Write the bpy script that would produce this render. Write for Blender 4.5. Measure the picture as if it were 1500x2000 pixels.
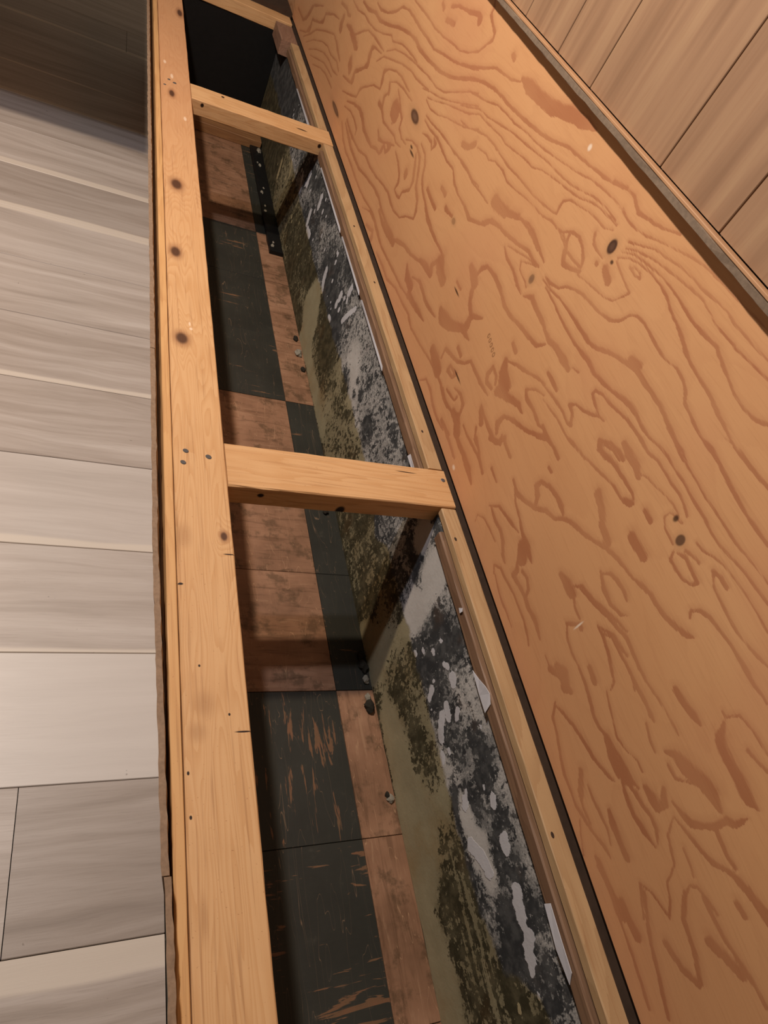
import bpy, bmesh, math, random
from mathutils import Vector, Matrix, noise as mnoise
for o in list(bpy.data.objects): bpy.data.objects.remove(o)
sc = bpy.context.scene
COL = sc.collection
random.seed(7)

# ------------------------------------------------------------------ camera
# world: X to the right (towards the wall), Y along the bench, Z up; old tile floor is z = 0
RX = (0.88940085, -0.20431618, 0.40892667)      # image right
RD = (0.10001161, -0.78591303, -0.61019537)     # image down
RF = (0.44605359, 0.5836057, -0.67855772)       # view direction
cam = bpy.data.cameras.new('camera'); camo = bpy.data.objects.new('camera', cam); COL.objects.link(camo)
camo.matrix_world = Matrix(((RX[0], -RD[0], -RF[0], 0.0), (RX[1], -RD[1], -RF[1], 0.0), (RX[2], -RD[2], -RF[2], 1.297), (0, 0, 0, 1)))
cam.sensor_fit = 'VERTICAL'; cam.sensor_height = 36.0; cam.lens = 1341.1 / 2000 * 36.0; cam.clip_start = 0.02
sc.camera = camo

# ------------------------------------------------------------------ light
W = bpy.data.worlds.new('world'); sc.world = W; W.use_nodes = True
W.node_tree.nodes['Background'].inputs[0].default_value = (1.0, 0.78, 0.56, 1)
W.node_tree.nodes['Background'].inputs[1].default_value = 0.10
def bulb(name, loc, col, power, r=0.04):
    l = bpy.data.lights.new(name, 'POINT'); l.color = col; l.energy = power; l.shadow_soft_size = r
    o = bpy.data.objects.new(name, l); o.location = loc; COL.objects.link(o); return o
bulb('ceiling_bulb_warm', (-0.47, 1.56, 2.30), (1.0, 0.81, 0.62), 112)
bulb('ceiling_bulb_cool', (-0.50, 1.27, 2.30), (0.88, 0.89, 1.0), 54)
sc.view_settings.view_transform = 'Standard'; sc.view_settings.look = 'None'
sc.view_settings.exposure = 0.18; sc.view_settings.gamma = 1.0; sc.view_settings.use_curve_mapping = False

# ------------------------------------------------------------------ node helpers
def srgb(r, g, b):
    f = lambda c: (c / 255 / 12.92) if c / 255 <= 0.04045 else ((c / 255 + 0.055) / 1.055) ** 2.4
    return (f(r), f(g), f(b), 1)
class NT:
    def __init__(s, name):
        s.m = bpy.data.materials.new(name); s.m.use_nodes = True; s.t = s.m.node_tree
        s.b = s.t.nodes['Principled BSDF']; s.L = s.t.links
        s.obj = s.n('ShaderNodeTexCoord').outputs['Object']
    def n(s, k): return s.t.nodes.new(k)
    def put(s, sock, v):
        if isinstance(v, bpy.types.NodeSocket): s.L.new(v, sock)
        elif v is not None: sock.default_value = v
    def math(s, op, a, b=0.0, c=None, clamp=False):
        n = s.n('ShaderNodeMath'); n.operation = op; n.use_clamp = clamp
        s.put(n.inputs[0], a); s.put(n.inputs[1], b)
        if c is not None: s.put(n.inputs[2], c)
        return n.outputs[0]
    def vec(s, op, a, b=None, out=0):
        n = s.n('ShaderNodeVectorMath'); n.operation = op; s.put(n.inputs[0], a)
        if b is not None: s.put(n.inputs[1], b)
        return n.outputs['Value'] if out == 'v' else n.outputs[0]
    def sep(s, v): n = s.n('ShaderNodeSeparateXYZ'); s.put(n.inputs[0], v); return n.outputs
    def noise(s, v, scale, detail=3, rough=0.5, dist=0.0):
        n = s.n('ShaderNodeTexNoise'); s.put(n.inputs['Vector'], v); n.inputs['Scale'].default_value = scale
        n.inputs['Detail'].default_value = detail; n.inputs['Roughness'].default_value = rough; n.inputs['Distortion'].default_value = dist
        return n.outputs[0]
    def voro(s, v, scale, feat='F1', rnd=1.0):
        n = s.n('ShaderNodeTexVoronoi'); n.feature = feat; s.put(n.inputs['Vector'], v); n.inputs['Scale'].default_value = scale
        n.inputs['Randomness'].default_value = rnd
        return n.outputs['Distance'], n.outputs['Color'] if feat == 'F1' else None
    def map(s, v, a, b, c=0.0, d=1.0, smooth=True):
        n = s.n('ShaderNodeMapRange'); n.interpolation_type = 'SMOOTHSTEP' if smooth else 'LINEAR'
        s.put(n.inputs[0], v); s.put(n.inputs[1], a); s.put(n.inputs[2], b); s.put(n.inputs[3], c); s.put(n.inputs[4], d); return n.outputs[0]
    def ramp(s, fac, stops):
        n = s.n('ShaderNodeValToRGB'); s.put(n.inputs[0], fac); e = n.color_ramp.elements
        while len(e) < len(stops): e.new(0.5)
        for i, (p, c) in enumerate(stops): e[i].position = p; e[i].color = c
        return n.outputs[0]
    def mix(s, fac, a, b, mode='MIX'):
        n = s.n('ShaderNodeMix'); n.data_type = 'RGBA'; n.blend_type = mode; n.clamp_factor = True
        s.put(n.inputs[0], fac); s.put(n.inputs[6], a); s.put(n.inputs[7], b); return n.outputs[2]
    def attr(s, name, kind='GEOMETRY'):
        n = s.n('ShaderNodeAttribute'); n.attribute_type = kind; n.attribute_name = name; return n.outputs['Fac']
    def rnd(s): return s.n('ShaderNodeObjectInfo').outputs['Random']
    def spot(s, c, r, soft=0.5, P=None):
        """1 inside an ellipsoid at c with radii r, fading to 0"""
        d = s.vec('LENGTH', s.vec('DIVIDE', s.vec('SUBTRACT', P or s.obj, c), r), out='v')
        return s.map(d, 1 - soft, 1 + soft, 1.0, 0.0)
    def bump(s, h, strength=0.3, dist=0.002):
        n = s.n('ShaderNodeBump'); n.inputs['Strength'].default_value = strength; n.inputs['Distance'].default_value = dist
        s.put(n.inputs['Height'], h); s.L.new(n.outputs[0], s.b.inputs['Normal'])
    def done(s, col, rough=0.6, spec=0.5):
        s.put(s.b.inputs['Base Color'], col); s.put(s.b.inputs['Roughness'], rough); s.b.inputs['Specular IOR Level'].default_value = spec
        return s.m

def plain(name, c, rough=0.7, var=0.12, scale=30, spec=0.3):
    t = NT(name); n = t.noise(t.obj, scale, 4, 0.6)
    col = t.mix(n, tuple(x * (1 - var * 2) for x in c[:3]) + (1,), tuple(min(1, x * (1 + var)) for x in c[:3]) + (1,))
    t.bump(n, 0.15); return t.done(col, rough, spec)

def lumber(name, axis, light, mid, dark, center=(0, 0, 0), knots=(), cracks=(), stains=(), nicks=(), rough=0.55, ring=18.0, seed=0.0, fade=None):
    """flat sawn softwood; axis = grain direction, knots/cracks/stains = (world point, radii)"""
    t = NT(name); loc = lambda p: tuple(p[i] - center[i] for i in range(3))
    st = {'X': (1.0, 9.0, 9.0), 'Y': (9.0, 1.0, 9.0), 'Z': (9.0, 9.0, 1.0)}[axis]
    fi = {'X': (5.0, 260.0, 260.0), 'Y': (260.0, 5.0, 260.0), 'Z': (260.0, 260.0, 5.0)}[axis]
    P = t.vec('ADD', t.obj, (seed, seed * 1.7, seed * 0.6))
    big = t.noise(t.vec('MULTIPLY', P, st), 1.6, 2, 0.5, 0.3)
    fld = t.math('MULTIPLY', big, ring)
    for p, r in knots:                       # growth rings bend round each knot
        k = t.spot(loc(p), tuple(max(x * 3.2, 0.004) for x in r), 0.9); fld = t.math('ADD', fld, t.math('MULTIPLY', k, 3.0))
    fibre = t.noise(t.vec('MULTIPLY', P, fi), 1.0, 3, 0.6)
    fld = t.math('ADD', fld, t.math('MULTIPLY', fibre, 0.35))
    fr = t.math('FRACT', fld)
    band = t.map(fr, 0.0, 0.75, 1.0, 0.0)
    col = t.mix(t.math('MULTIPLY', band, 0.55), light, mid)
    col = t.mix(t.math('MULTIPLY', t.map(fibre, 0.53, 0.70), 0.40), col, dark)
    cloud = t.noise(P, 7.0, 3, 0.55)
    col = t.mix(t.math('MULTIPLY', t.map(cloud, 0.45, 0.75), 0.35), col, mid)
    if fade:                                 # colour drift along the board
        a, b, fc = fade; q = t.sep(t.obj)['XYZ'.index(axis)]
        col = t.mix(t.map(q, a, b, 0.0, 0.55), col, fc)
    fleck = t.map(t.noise(P, 330.0, 2, 0.5), 0.70, 0.76)
    col = t.mix(t.math('MULTIPLY', fleck, 0.5), col, dark)
    for p, r in stains: col = t.mix(t.math('MULTIPLY', t.spot(loc(p), r, 0.8), 0.35), col, dark)
    for p, r in knots:
        col = t.mix(t.math('MULTIPLY', t.spot(loc(p), tuple(x * 1.6 for x in r), 0.5), 0.6), col, srgb(140, 92, 62))
        col = t.mix(t.math('MULTIPLY', t.spot(loc(p), r, 0.35), 0.85), col, srgb(62, 34, 26))
    for p, r in nicks: col = t.mix(t.math('MULTIPLY', t.spot(loc(p), r, 0.4), 0.8), col, srgb(240, 214, 186))
    for p, r in cracks: col = t.mix(t.spot(loc(p), r, 0.3), col, srgb(38, 22, 14))
    t.bump(t.math('ADD', fibre, t.math('MULTIPLY', fr, 0.3)), 0.22, 0.001)
    return t.done(col, rough, 0.35)

# ------------------------------------------------------------------ object helpers
def link(name, me, mats, parent=None, loc=(0, 0, 0)):
    o = bpy.data.objects.new(name, me)
    for m in (mats if isinstance(mats, (list, tuple)) else [mats]):
        if m and not len(me.materials) >= len(mats if isinstance(mats, (list, tuple)) else [mats]): me.materials.append(m)
    COL.objects.link(o); o.location = loc
    if parent: o.parent = parent; o.location = Vector(loc) - parent.location
    return o
def empty(name, loc): o = bpy.data.objects.new(name, None); o.empty_display_size = 0.1; o.location = loc; COL.objects.link(o); return o
def tag(o, label=None, cat=None, group=None, kind=None):
    for k, v in (('label', label), ('category', cat), ('group', group), ('kind', kind)):
        if v: o[k] = v
    return o
def smooth(me, on=True):
    for p in me.polygons: p.use_smooth = on
def board(name, axis, lo, hi, mat, parent=None, bevel=0.0015, step=0.05, jit=0.0003, shear=None, seed=0, loc=None):
    """a sawn board: rings of a chamfered rectangle along its length, edges slightly uneven"""
    a = 'XYZ'.index(axis); b, c = [(1, 2), (0, 2), (0, 1)][a]
    ctr = tuple((lo[i] + hi[i]) / 2 for i in range(3)) if loc is None else loc
    L = hi[a] - lo[a]; n = max(1, int(L / step)); R = random.Random(seed * 31 + 5)
    hb, hc = (hi[b] - lo[b]) / 2, (hi[c] - lo[c]) / 2; bv = min(bevel, hb * 0.4, hc * 0.4)
    mb, mc = (hi[b] + lo[b]) / 2, (hi[c] + lo[c]) / 2
    sec = [(-hb + bv, -hc), (hb - bv, -hc), (hb, -hc + bv), (hb, hc - bv), (hb - bv, hc), (-hb + bv, hc), (-hb, hc - bv), (-hb, -hc + bv)]
    V, F = [], []
    for i in range(n + 1):
        s = lo[a] + L * i / n; off = shear(s) if shear else (0, 0)
        for (p, q) in sec:
            v = [0, 0, 0]; v[a] = s - ctr[a]
            v[b] = mb + p + off[0] + R.uniform(-jit, jit) - ctr[b]; v[c] = mc + q + off[1] + R.uniform(-jit, jit) - ctr[c]; V.append(v)
    for i in range(n):
        for k in range(8): F.append((i * 8 + k, i * 8 + (k + 1) % 8, (i + 1) * 8 + (k + 1) % 8, (i + 1) * 8 + k))
    F.append(tuple(range(8))); F.append(tuple(n * 8 + k for k in range(8)))
    me = bpy.data.meshes.new(name); me.from_pydata(V, [], F)
    bm = bmesh.new(); bm.from_mesh(me); bmesh.ops.recalc_face_normals(bm, faces=bm.faces); bm.to_mesh(me); bm.free()
    return link(name, me, mat, parent, ctr)
def box(name, lo, hi, mat, parent=None, bevel=0.0008):
    return board(name, 'Y', lo, hi, mat, parent, bevel, 99, 0)
def ctr(lo, hi): return tuple((lo[i] + hi[i]) / 2 for i in range(3))
def lump(name, mat, loc, r, seed, flat=0.6, parent=None, sub=2):
    bm = bmesh.new(); bmesh.ops.create_icosphere(bm, subdivisions=sub, radius=1.0)
    for v in bm.verts:
        k = 1 + 0.55 * mnoise.noise(v.co * 1.3 + Vector((seed * 3.1, seed, -seed))); v.co = Vector((v.co.x * r[0] * k, v.co.y * r[1] * k, v.co.z * r[2] * k))
    me = bpy.data.meshes.new(name); bm.to_mesh(me); bm.free(); return link(name, me, mat, parent, loc)

# ------------------------------------------------------------------ materials: surfaces
def mat_plank():
    t = NT('greige_laminate_plank'); off = t.math('MULTIPLY', t.rnd(), 37.0)
    cx = t.n('ShaderNodeCombineXYZ'); t.put(cx.inputs[0], off); t.put(cx.inputs[1], t.math('MULTIPLY', off, 1.7))
    P = t.vec('ADD', t.obj, cx.outputs[0]); uv = t.sep(t.obj)
    warp = t.noise(t.vec('MULTIPLY', P, (2.0, 5.0, 1)), 1.0, 2, 0.5)
    Y2 = t.math('ADD', uv[1], t.math('MULTIPLY', warp, 0.09))
    c2 = t.n('ShaderNodeCombineXYZ'); t.put(c2.inputs[0], t.math('ADD', t.math('MULTIPLY', uv[0], 1.6), off)); t.put(c2.inputs[1], t.math('MULTIPLY', Y2, 30.0)); t.put(c2.inputs[2], off)
    streak = t.noise(c2.outputs[0], 1.0, 4, 0.6)
    fine = t.noise(t.vec('MULTIPLY', P, (14.0, 420.0, 1)), 1.0, 3, 0.65)
    col = t.ramp(streak, [(0.22, srgb(150, 137, 127)), (0.42, srgb(178, 165, 155)), (0.56, srgb(192, 180, 171)), (0.76, srgb(208, 198, 190))])
    col = t.mix(t.math('MULTIPLY', t.map(fine, 0.5, 0.75), 0.22), col, srgb(120, 104, 92))
    tone = t.attr('tone', 'OBJECT'); col = t.mix(t.math('MULTIPLY', t.math('SUBTRACT', tone, 0.5), 2.0, clamp=True), col, srgb(226, 219, 213))
    col = t.mix(t.math('MULTIPLY', t.math('SUBTRACT', 0.5, tone), 2.0, clamp=True), col, srgb(122, 111, 103))
    wob = t.math('ADD', uv[1], t.math('MULTIPLY', t.math('SUBTRACT', t.noise(t.vec('MULTIPLY', P, (3.0, 1, 1)), 1.0, 2), 0.5), 0.022))
    for nm, sg in (('cream_near', -1), ('cream_far', 1)):     # pale sapwood along an edge of some boards
        e = t.math('SUBTRACT', 0.122, t.math('MULTIPLY', wob, sg)); w = t.attr(nm, 'OBJECT')
        k = t.map(e, t.math('ADD', w, 0.003), t.math('SUBTRACT', w, 0.006)); col = t.mix(t.math('MULTIPLY', k, 0.85), col, srgb(224, 212, 198))
    dot = t.math('MULTIPLY', t.map(t.noise(P, 60.0, 2), 0.76, 0.80), 0.5); col = t.mix(dot, col, srgb(92, 76, 64))
    t.bump(t.math('ADD', fine, t.math('MULTIPLY', streak, 0.4)), 0.10, 0.001)
    return t.done(col, t.math('ADD', 0.36, t.math('MULTIPLY', fine, 0.16)), 0.45)

PLYC = (0.742, 1.30, 0.76)
# latewood figure of the plywood veneer: strokes of "along mm, height mm, half width 0.1 mm"
GRAIN = [
    "3366,498,88 3219,502,60 3173,529,115 3139,567,140 3118,587,55 2976,630,48",
    "3231,460,44 3120,492,47 3072,524,141 3082,550,55 2957,581,40 2913,602,105 2917,624,55 2807,658,38 2724,670,42",
    "3138,469,42 3036,516,44 2979,549,35 2852,589,31 2727,622,35 2664,618,59 2614,608,64 2554,598,61",
    "3071,472,30 2970,517,26 2840,557,24 2756,572,31 2681,571,32 2589,585,34 2529,575,46",
    "3001,472,26 2892,512,24 2777,543,26 2683,553,34 2598,552,32 2528,563,27",
    "2956,468,26 2833,500,25 2735,525,27 2662,531,33 2587,535,34",
    "2880,464,25 2762,497,26 2678,512,32 2597,515,37 2543,515,37",
    "2759,710,50 2679,720,59 2641,713,64 2605,719,45",
    "2662,659,128 2681,668,183 2679,685,177",
    "2616,690,81 2560,698,102 2501,692,125 2443,686,119 2420,686,108",
    "2532,685,41 2463,717,42 2422,738,39 2376,756,33 2295,765,39 2242,767,41 2176,770,39",
    "2637,756,40 2545,756,33 2467,770,31 2404,770,33 2320,777,27 2229,797,25 2163,817,26 2136,811,26 2060,831,24 2011,837,26 1947,842,27 1905,843,28",
    "2467,587,50 2414,597,48 2365,607,44 2358,619,157 2366,639,79 2296,678,55 2269,699,123 2282,720,148 2286,737,99 2262,749,39 2188,759,42",
    "2446,639,160 2417,625,159",
    "2418,559,34 2335,582,32 2263,606,40 2258,629,70 2233,647,35 2153,686,29 2090,701,35 2097,717,97 2113,739,80 2082,758,29 2020,777,27 1968,783,33 1921,782,36 1875,782,35",
    "2206,731,42 2160,762,30 2079,783,27 2004,802,27 1926,816,28 1872,818,29 1817,825,27 1767,833,26",
    "2155,778,28 2092,806,24 2015,823,24 1933,835,24 1876,842,24 1799,851,24 1730,854,23 1677,865,21 1620,889,21 1573,910,20 1512,931,19",
    "2524,788,68 2447,791,58 2363,808,57 2304,807,56 2215,825,48 2127,849,47 2037,866,47 1975,872,55 1926,868,58 1874,870,50 1809,877,47 1747,883,43 1680,898,40 1639,912,40 1588,930,39 1537,946,37",
    "2385,828,52 2328,828,42 2263,841,37 2196,867,45 2160,890,36 2102,900,37 2044,900,43 1969,899,41 1894,901,39 1840,900,34 1768,914,31 1697,925,30 1628,941,29 1561,959,28",
    "2094,927,32 2028,930,32 1950,932,32 1884,931,30 1810,937,27 1735,947,26 1696,949,24 1647,963,25 1602,982,30 1581,1003,39 1563,1019,52 1568,1030,44 1595,1038,37 1623,1048,50 1625,1060,62 1635,1071,55",
    "1839,966,67 1784,974,65",
    "1903,981,53 1879,975,53",
    "1841,993,48 1800,1007,43 1741,1016,42 1695,1024,41",
    "2014,724,45 2036,701,80 2016,677,66 1969,663,40 1907,670,30 1855,677,34 1829,672,32 1783,680,27",
    "1958,754,39 1917,745,42 1881,730,43 1851,723,55 1843,703,52 1803,695,31 1759,699,25",
    "2044,739,29 1989,761,27 1927,770,31 1873,773,32 1835,776,31",
    "2035,739,59 2010,722,59",
    "1932,716,254 1907,712,252",
    "2059,676,72 2025,677,71",
    "2337,561,47 2257,587,47 2194,599,60 2148,597,86 2100,584,82 2038,583,65 1985,585,50 1940,600,48 1907,601,42 1901,616,106 1898,631,43 1867,625,41 1856,645,114 1888,644,56",
    "1983,634,87 1952,623,61 1914,631,39 1867,650,37 1827,663,37",
    "2344,542,24 2265,560,27 2201,561,36 2155,555,52 2149,542,75",
    "2274,532,61 2216,526,55 2148,526,48 2072,531,38 1992,551,38 1933,550,42 1858,559,36 1794,571,35 1741,578,40 1701,574,47 1662,571,38 1607,582,28 1576,604,27 1530,624,33 1536,641,67 1557,659,56 1598,674,60 1623,701,65 1647,721,52 1687,728,35 1732,722,27 1773,706,26",
    "2273,520,72 2206,511,70 2145,503,62 2079,503,56 2015,504,46 1930,521,41 1846,535,43 1783,539,52 1731,531,55 1680,531,49 1630,531,48 1582,530,47",
    "2314,506,63 2243,484,57 2176,475,45 2090,478,41 1999,476,40 1938,477,36 1870,482,32 1796,493,33 1742,493,38 1679,488,39",
    "1709,603,41 1677,602,35 1658,608,41 1658,624,42 1623,650,44 1625,670,71 1653,695,65 1678,716,65",
    "1805,659,42 1761,653,46 1720,640,56 1704,624,70 1709,603,58",
    "1688,662,108 1680,658,108",
    "1756,814,23 1712,811,19 1656,821,16 1605,838,15 1550,851,15 1493,866,15 1437,889,14",
    "1755,820,19 1703,833,18 1644,853,18 1576,871,17 1527,884,17 1469,907,17",
    "1807,820,16 1746,836,16 1692,847,16 1624,867,15 1558,890,15 1485,916,14",
    "1717,793,30 1671,796,28 1613,804,27 1552,809,28 1500,811,27 1447,817,26 1391,819,27 1360,818,26 1320,823,24",
    "1712,783,32 1662,784,29 1601,791,30 1547,787,34 1506,784,30 1460,789,33 1424,775,38 1384,770,30 1327,772,29 1291,769,25 1249,783,22",
    "1694,760,28 1660,769,30 1624,771,43 1606,761,28 1599,777,72 1621,782,46",
    "1675,743,33 1630,740,39 1602,725,55 1587,703,55 1556,687,44 1513,678,39 1471,669,36 1425,664,33 1385,662,31 1336,660,31",
    "1534,702,59 1489,698,56 1451,697,53",
    "1471,740,63 1437,740,63",
    "1404,722,41 1363,730,40",
    "1474,841,71 1442,848,70 1422,864,89",
    "1582,530,43 1565,545,37 1512,564,40 1468,570,44",
    "1680,523,83 1616,532,91 1575,527,107",
    "1733,1017,56 1677,1030,58 1663,1022,116",
    "1661,936,34 1604,950,33 1549,969,33 1490,992,31 1446,997,31 1407,1002,30 1370,1013,29",
    "1372,1019,88 1331,1021,132 1277,1023,126 1220,1029,132 1164,1045,127 1104,1055,105 1067,1060,45",
    "1630,918,40 1579,936,38 1514,954,37 1459,964,37 1406,968,38 1360,970,37 1312,975,35 1262,980,34 1214,986,33 1164,996,31 1112,1010,30 1071,1014,30 1025,1020,29 981,1026,29 948,1031,28",
    "952,1033,41 917,1041,40",
    "917,1041,28 891,1043,30 877,1037,34 862,1033,27 827,1041,26",
    "1592,898,27 1562,916,22 1520,925,21 1464,936,21 1410,951,20 1367,955,21 1315,958,20 1254,967,19 1204,971,19 1150,979,18 1100,988,17 1054,996,17 1006,1008,16 971,1013,16 926,1017,16 897,1017,17 873,1014,16 840,1016,15 804,1026,15",
    "1567,883,20 1515,900,19 1474,915,19 1427,920,19 1368,932,18 1308,944,18 1263,950,18 1209,957,17 1154,966,17 1097,971,16 1046,977,15 1004,987,15 970,996,15 934,1000,15 895,1000,15",
    "1555,877,20 1507,890,19 1463,909,19 1430,911,20 1384,916,19 1341,921,20 1308,921,19 1263,928,18 1217,936,18 1178,939,17 1144,951,16 1099,960,16 1053,967,16 1008,975,15 964,989,15 938,993,15 903,996,15 885,997,14",
    "1533,864,24 1482,871,22 1445,883,21 1393,896,22 1347,900,23 1297,900,24 1250,901,22 1211,906,21 1171,909,21 1131,911,20 1088,918,19 1046,925,18 1035,929,27 1039,939,35 1039,951,26 1022,962,17 992,968,17 959,976,17 931,979,17 907,980,16 886,988,16",
    "1405,866,20 1358,875,20 1336,873,19 1310,883,19 1266,887,22 1232,882,21 1194,887,18 1149,896,18 1114,901,18 1078,904,17 1040,913,17 1007,916,18 977,913,20 957,908,21",
    "1441,814,25 1399,818,27 1355,815,27 1305,820,25 1255,822,25",
    "1238,839,132 1212,841,125 1181,847,119",
    "1153,854,31 1122,867,31 1085,871,34 1054,869,38 1023,863,40",
    "1363,770,39 1321,769,40 1289,768,33 1254,780,29 1222,793,33 1213,813,29 1176,821,30 1134,825,29 1091,835,27 1050,846,27",
    "1236,791,59 1217,805,58",
    "1450,1033,69 1436,1029,69",
    "997,918,25 973,932,23 948,938,25 926,935,30 909,928,32",
    "951,905,33 968,918,35 972,928,37",
    "918,964,30 906,953,27 890,950,23",
    "1501,671,48 1460,662,45 1416,659,39 1371,660,36 1328,662,39 1306,656,46",
    "1313,648,187 1291,636,164 1262,632,142",
    "1747,522,78 1684,516,68 1617,524,53 1568,539,45 1509,562,46 1456,571,46 1400,590,43 1366,599,44",
    "1403,592,64 1360,603,106 1323,602,48",
    "1324,606,86 1340,620,83 1324,641,51",
    "1673,519,99 1617,524,96 1584,527,92",
    "1409,725,56 1387,725,55",
    "1324,771,62 1294,765,47 1265,776,39 1233,789,40 1212,808,38 1180,818,38 1136,826,38 1091,835,36 1046,848,37 1021,846,39 995,850,36",
    "1214,838,69 1176,849,67 1134,865,65",
    "1134,865,31 1092,875,33 1055,874,37 1026,869,39 988,862,38",
    "1865,461,31 1801,486,34 1754,490,48 1687,484,50 1630,481,44 1560,487,40 1494,493,40 1428,498,37 1376,508,33",
    "1789,453,49 1726,468,63 1716,454,116",
    "1646,454,43 1571,460,45 1517,458,38 1449,478,35 1384,483,38 1329,490,41 1285,482,41 1234,489,35 1194,495,33 1149,503,33 1101,508,34 1060,511,38 1024,503,39 990,502,36",
    "1450,546,78 1422,532,119 1380,531,130 1374,514,99 1330,519,93 1289,525,76 1248,530,30",
    "1398,548,43 1353,565,49 1316,563,64 1288,558,58 1248,563,50 1213,569,48",
    "1213,593,127 1185,590,189 1143,602,135 1100,629,96 1054,633,39",
    "1090,640,128 1094,664,80 1056,688,24",
    "1094,664,68 1125,676,76 1141,695,82",
    "1190,718,84 1162,712,132 1143,707,121",
    "1154,718,83 1152,738,67 1136,754,43 1094,759,52 1057,756,58 1019,748,56 982,750,47 940,759,44 900,765,44 873,770,39 856,787,41",
    "1123,809,41 1093,801,37 1055,801,35 1020,794,37 993,791,35",
    "1112,816,20 1087,824,20 1048,836,20 1008,846,20",
    "984,794,49 960,809,51 932,805,61 902,803,58 882,802,56",
    "1049,824,25 1037,813,20 1005,811,17 991,807,19",
    "1046,826,11 1013,841,11 992,849,10",
    "1208,667,41 1180,668,40",
    "1157,526,108 1127,522,174 1093,516,165",
    "1108,542,87 1113,563,50 1086,571,49 1051,580,44 1024,598,42 1010,616,42 983,616,54 940,617,51 904,621,49",
    "1075,599,55 1050,596,55",
    "1064,559,48 1031,563,64 1035,549,38 1062,546,66 1064,559,70",
    "940,661,53 942,643,61 931,632,50 907,637,39",
    "934,662,33 915,660,39 905,650,43",
    "919,695,170 904,677,146 877,666,185 888,649,110 848,667,86 818,680,67 796,679,41",
    "916,698,37 885,715,36 855,726,36 821,742,35 795,750,36",
    "931,728,57 910,725,57",
    "827,709,53 808,702,47 779,705,44 746,701,42 726,709,36",
    "824,712,27 805,729,26 780,738,27",
    "1042,512,59 1007,505,51 968,512,38 942,531,42 951,551,62 977,555,44 1007,545,38",
    "1028,522,33 983,531,28 983,542,44",
    "965,516,100 939,518,120 916,505,134",
    "1135,450,31 1115,472,31 1081,473,46 1041,464,46 1003,462,40 959,467,37",
    "895,592,86 872,579,86",
    "904,597,58 860,591,56 826,591,52 805,593,41 794,604,54 804,615,64",
    "819,605,82 834,618,79 830,639,48 800,656,47 762,671,46 733,690,43 719,704,43",
    "790,616,33 772,614,32 750,614,31",
    "913,530,30 884,530,28 853,533,27 823,536,26",
    "876,561,36 859,546,33 829,545,30 809,538,32",
    "983,474,63 935,477,61",
    "941,475,32 909,474,32 875,472,32",
    "1067,905,25 1037,915,25 1012,916,26 989,920,27 969,915,31",
    "988,923,28 968,936,25 945,940,29 924,934,34 905,925,39 897,914,44",
    "958,905,67 943,892,52 921,897,39 894,908,38",
    "948,909,30 920,910,29 901,913,28",
    "895,902,18 862,909,18 829,915,17 806,920,17 789,928,18 779,942,20 771,955,24 795,958,18 815,962,19 836,966,19",
    "918,964,37 908,954,31 887,951,25 866,951,24",
    "873,939,49 870,939,49",
    "849,946,73 824,938,72",
    "806,977,19 786,976,18 772,979,22 781,984,19 800,982,18",
    "963,851,32 941,853,30 915,861,28 901,874,29 878,885,27 853,893,28 825,896,28 794,900,27 767,908,25 751,919,29 742,937,28 729,945,24 707,948,26 687,946,26 663,944,26 638,943,24 609,950,23 588,948,25 573,943,28 561,933,27 541,930,25 520,927,24 503,926,23 478,927,23 461,929,22",
    "898,1020,19 875,1015,17 848,1016,15 820,1020,15 792,1030,15 769,1036,14 742,1044,14 716,1051,14 694,1055,13 670,1058,13",
    "864,1032,27 827,1039,26 796,1046,25 764,1058,25",
    "841,997,16 811,1009,15 785,1020,15 753,1026,14 723,1032,14 692,1035,14 658,1037,14 631,1041,13 609,1042,13 590,1040,13",
    "837,988,14 813,999,14 783,1008,13 748,1015,13 717,1020,13 686,1025,12 653,1028,12 630,1025,13 613,1022,12 591,1023,12 566,1024,12",
    "839,980,11 813,993,14 776,1000,17 745,1004,20 715,1006,20 687,1005,20 665,1003,23 637,1002,26 609,1004,28 586,1007,28 563,1001,33 516,990,35",
    "839,971,9 817,984,10 792,991,14 760,996,17 733,997,21 708,994,26 687,988,29 662,984,32 638,979,40 617,972,25 593,968,24 538,965,30 511,960,33 463,955,25",
    "965,844,14 931,847,18 897,853,22 861,856,27 833,857,36 806,858,40 775,859,41 753,865,38 727,879,41 696,890,44 660,902,55 637,901,45 614,902,45 589,902,42 541,896,41 497,889,37",
    "683,902,69 663,907,68",
    "946,841,15 900,840,20 865,837,25 833,836,28 804,836,31 749,842,43 724,840,48 700,844,40 675,850,35 652,857,41 628,864,45 608,866,40 590,863,32 564,864,26 519,874,25",
    "892,800,32 854,797,54 827,803,69 799,804,87 772,803,84",
    "769,811,21 750,817,20",
    "800,746,31 772,751,31 747,755,31 721,757,32 699,754,31 689,759,39 705,772,37 721,774,40 710,785,26 688,792,26 669,803,25 657,811,25 643,815,26",
    "659,812,32 679,815,33 697,820,38 698,827,28 680,835,28 659,837,28 636,843,27 612,849,27 589,851,27 565,852,28 542,851,28",
    "808,765,35 784,766,56 764,765,41",
    "777,732,22 747,737,21 724,741,22 701,741,22 674,742,21 644,748,20 620,753,20",
    "737,707,43 704,707,41 679,710,41 663,708,44",
    "622,792,69 612,786,60 593,789,54",
    "613,796,27 591,806,28 572,806,29",
    "588,825,41 563,826,73",
    "904,499,59 859,501,82 820,499,94 789,492,32",
    "939,473,35 909,474,36 883,471,38",
    "858,551,46 834,547,48 812,538,48 783,533,45",
    "877,531,30 841,536,30 818,536,32",
    "825,585,54 802,600,52 794,618,61",
    "785,615,53 753,611,26",
    "771,559,47 737,558,20",
    "731,688,39 708,706,40 684,710,46 663,708,48",
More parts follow.
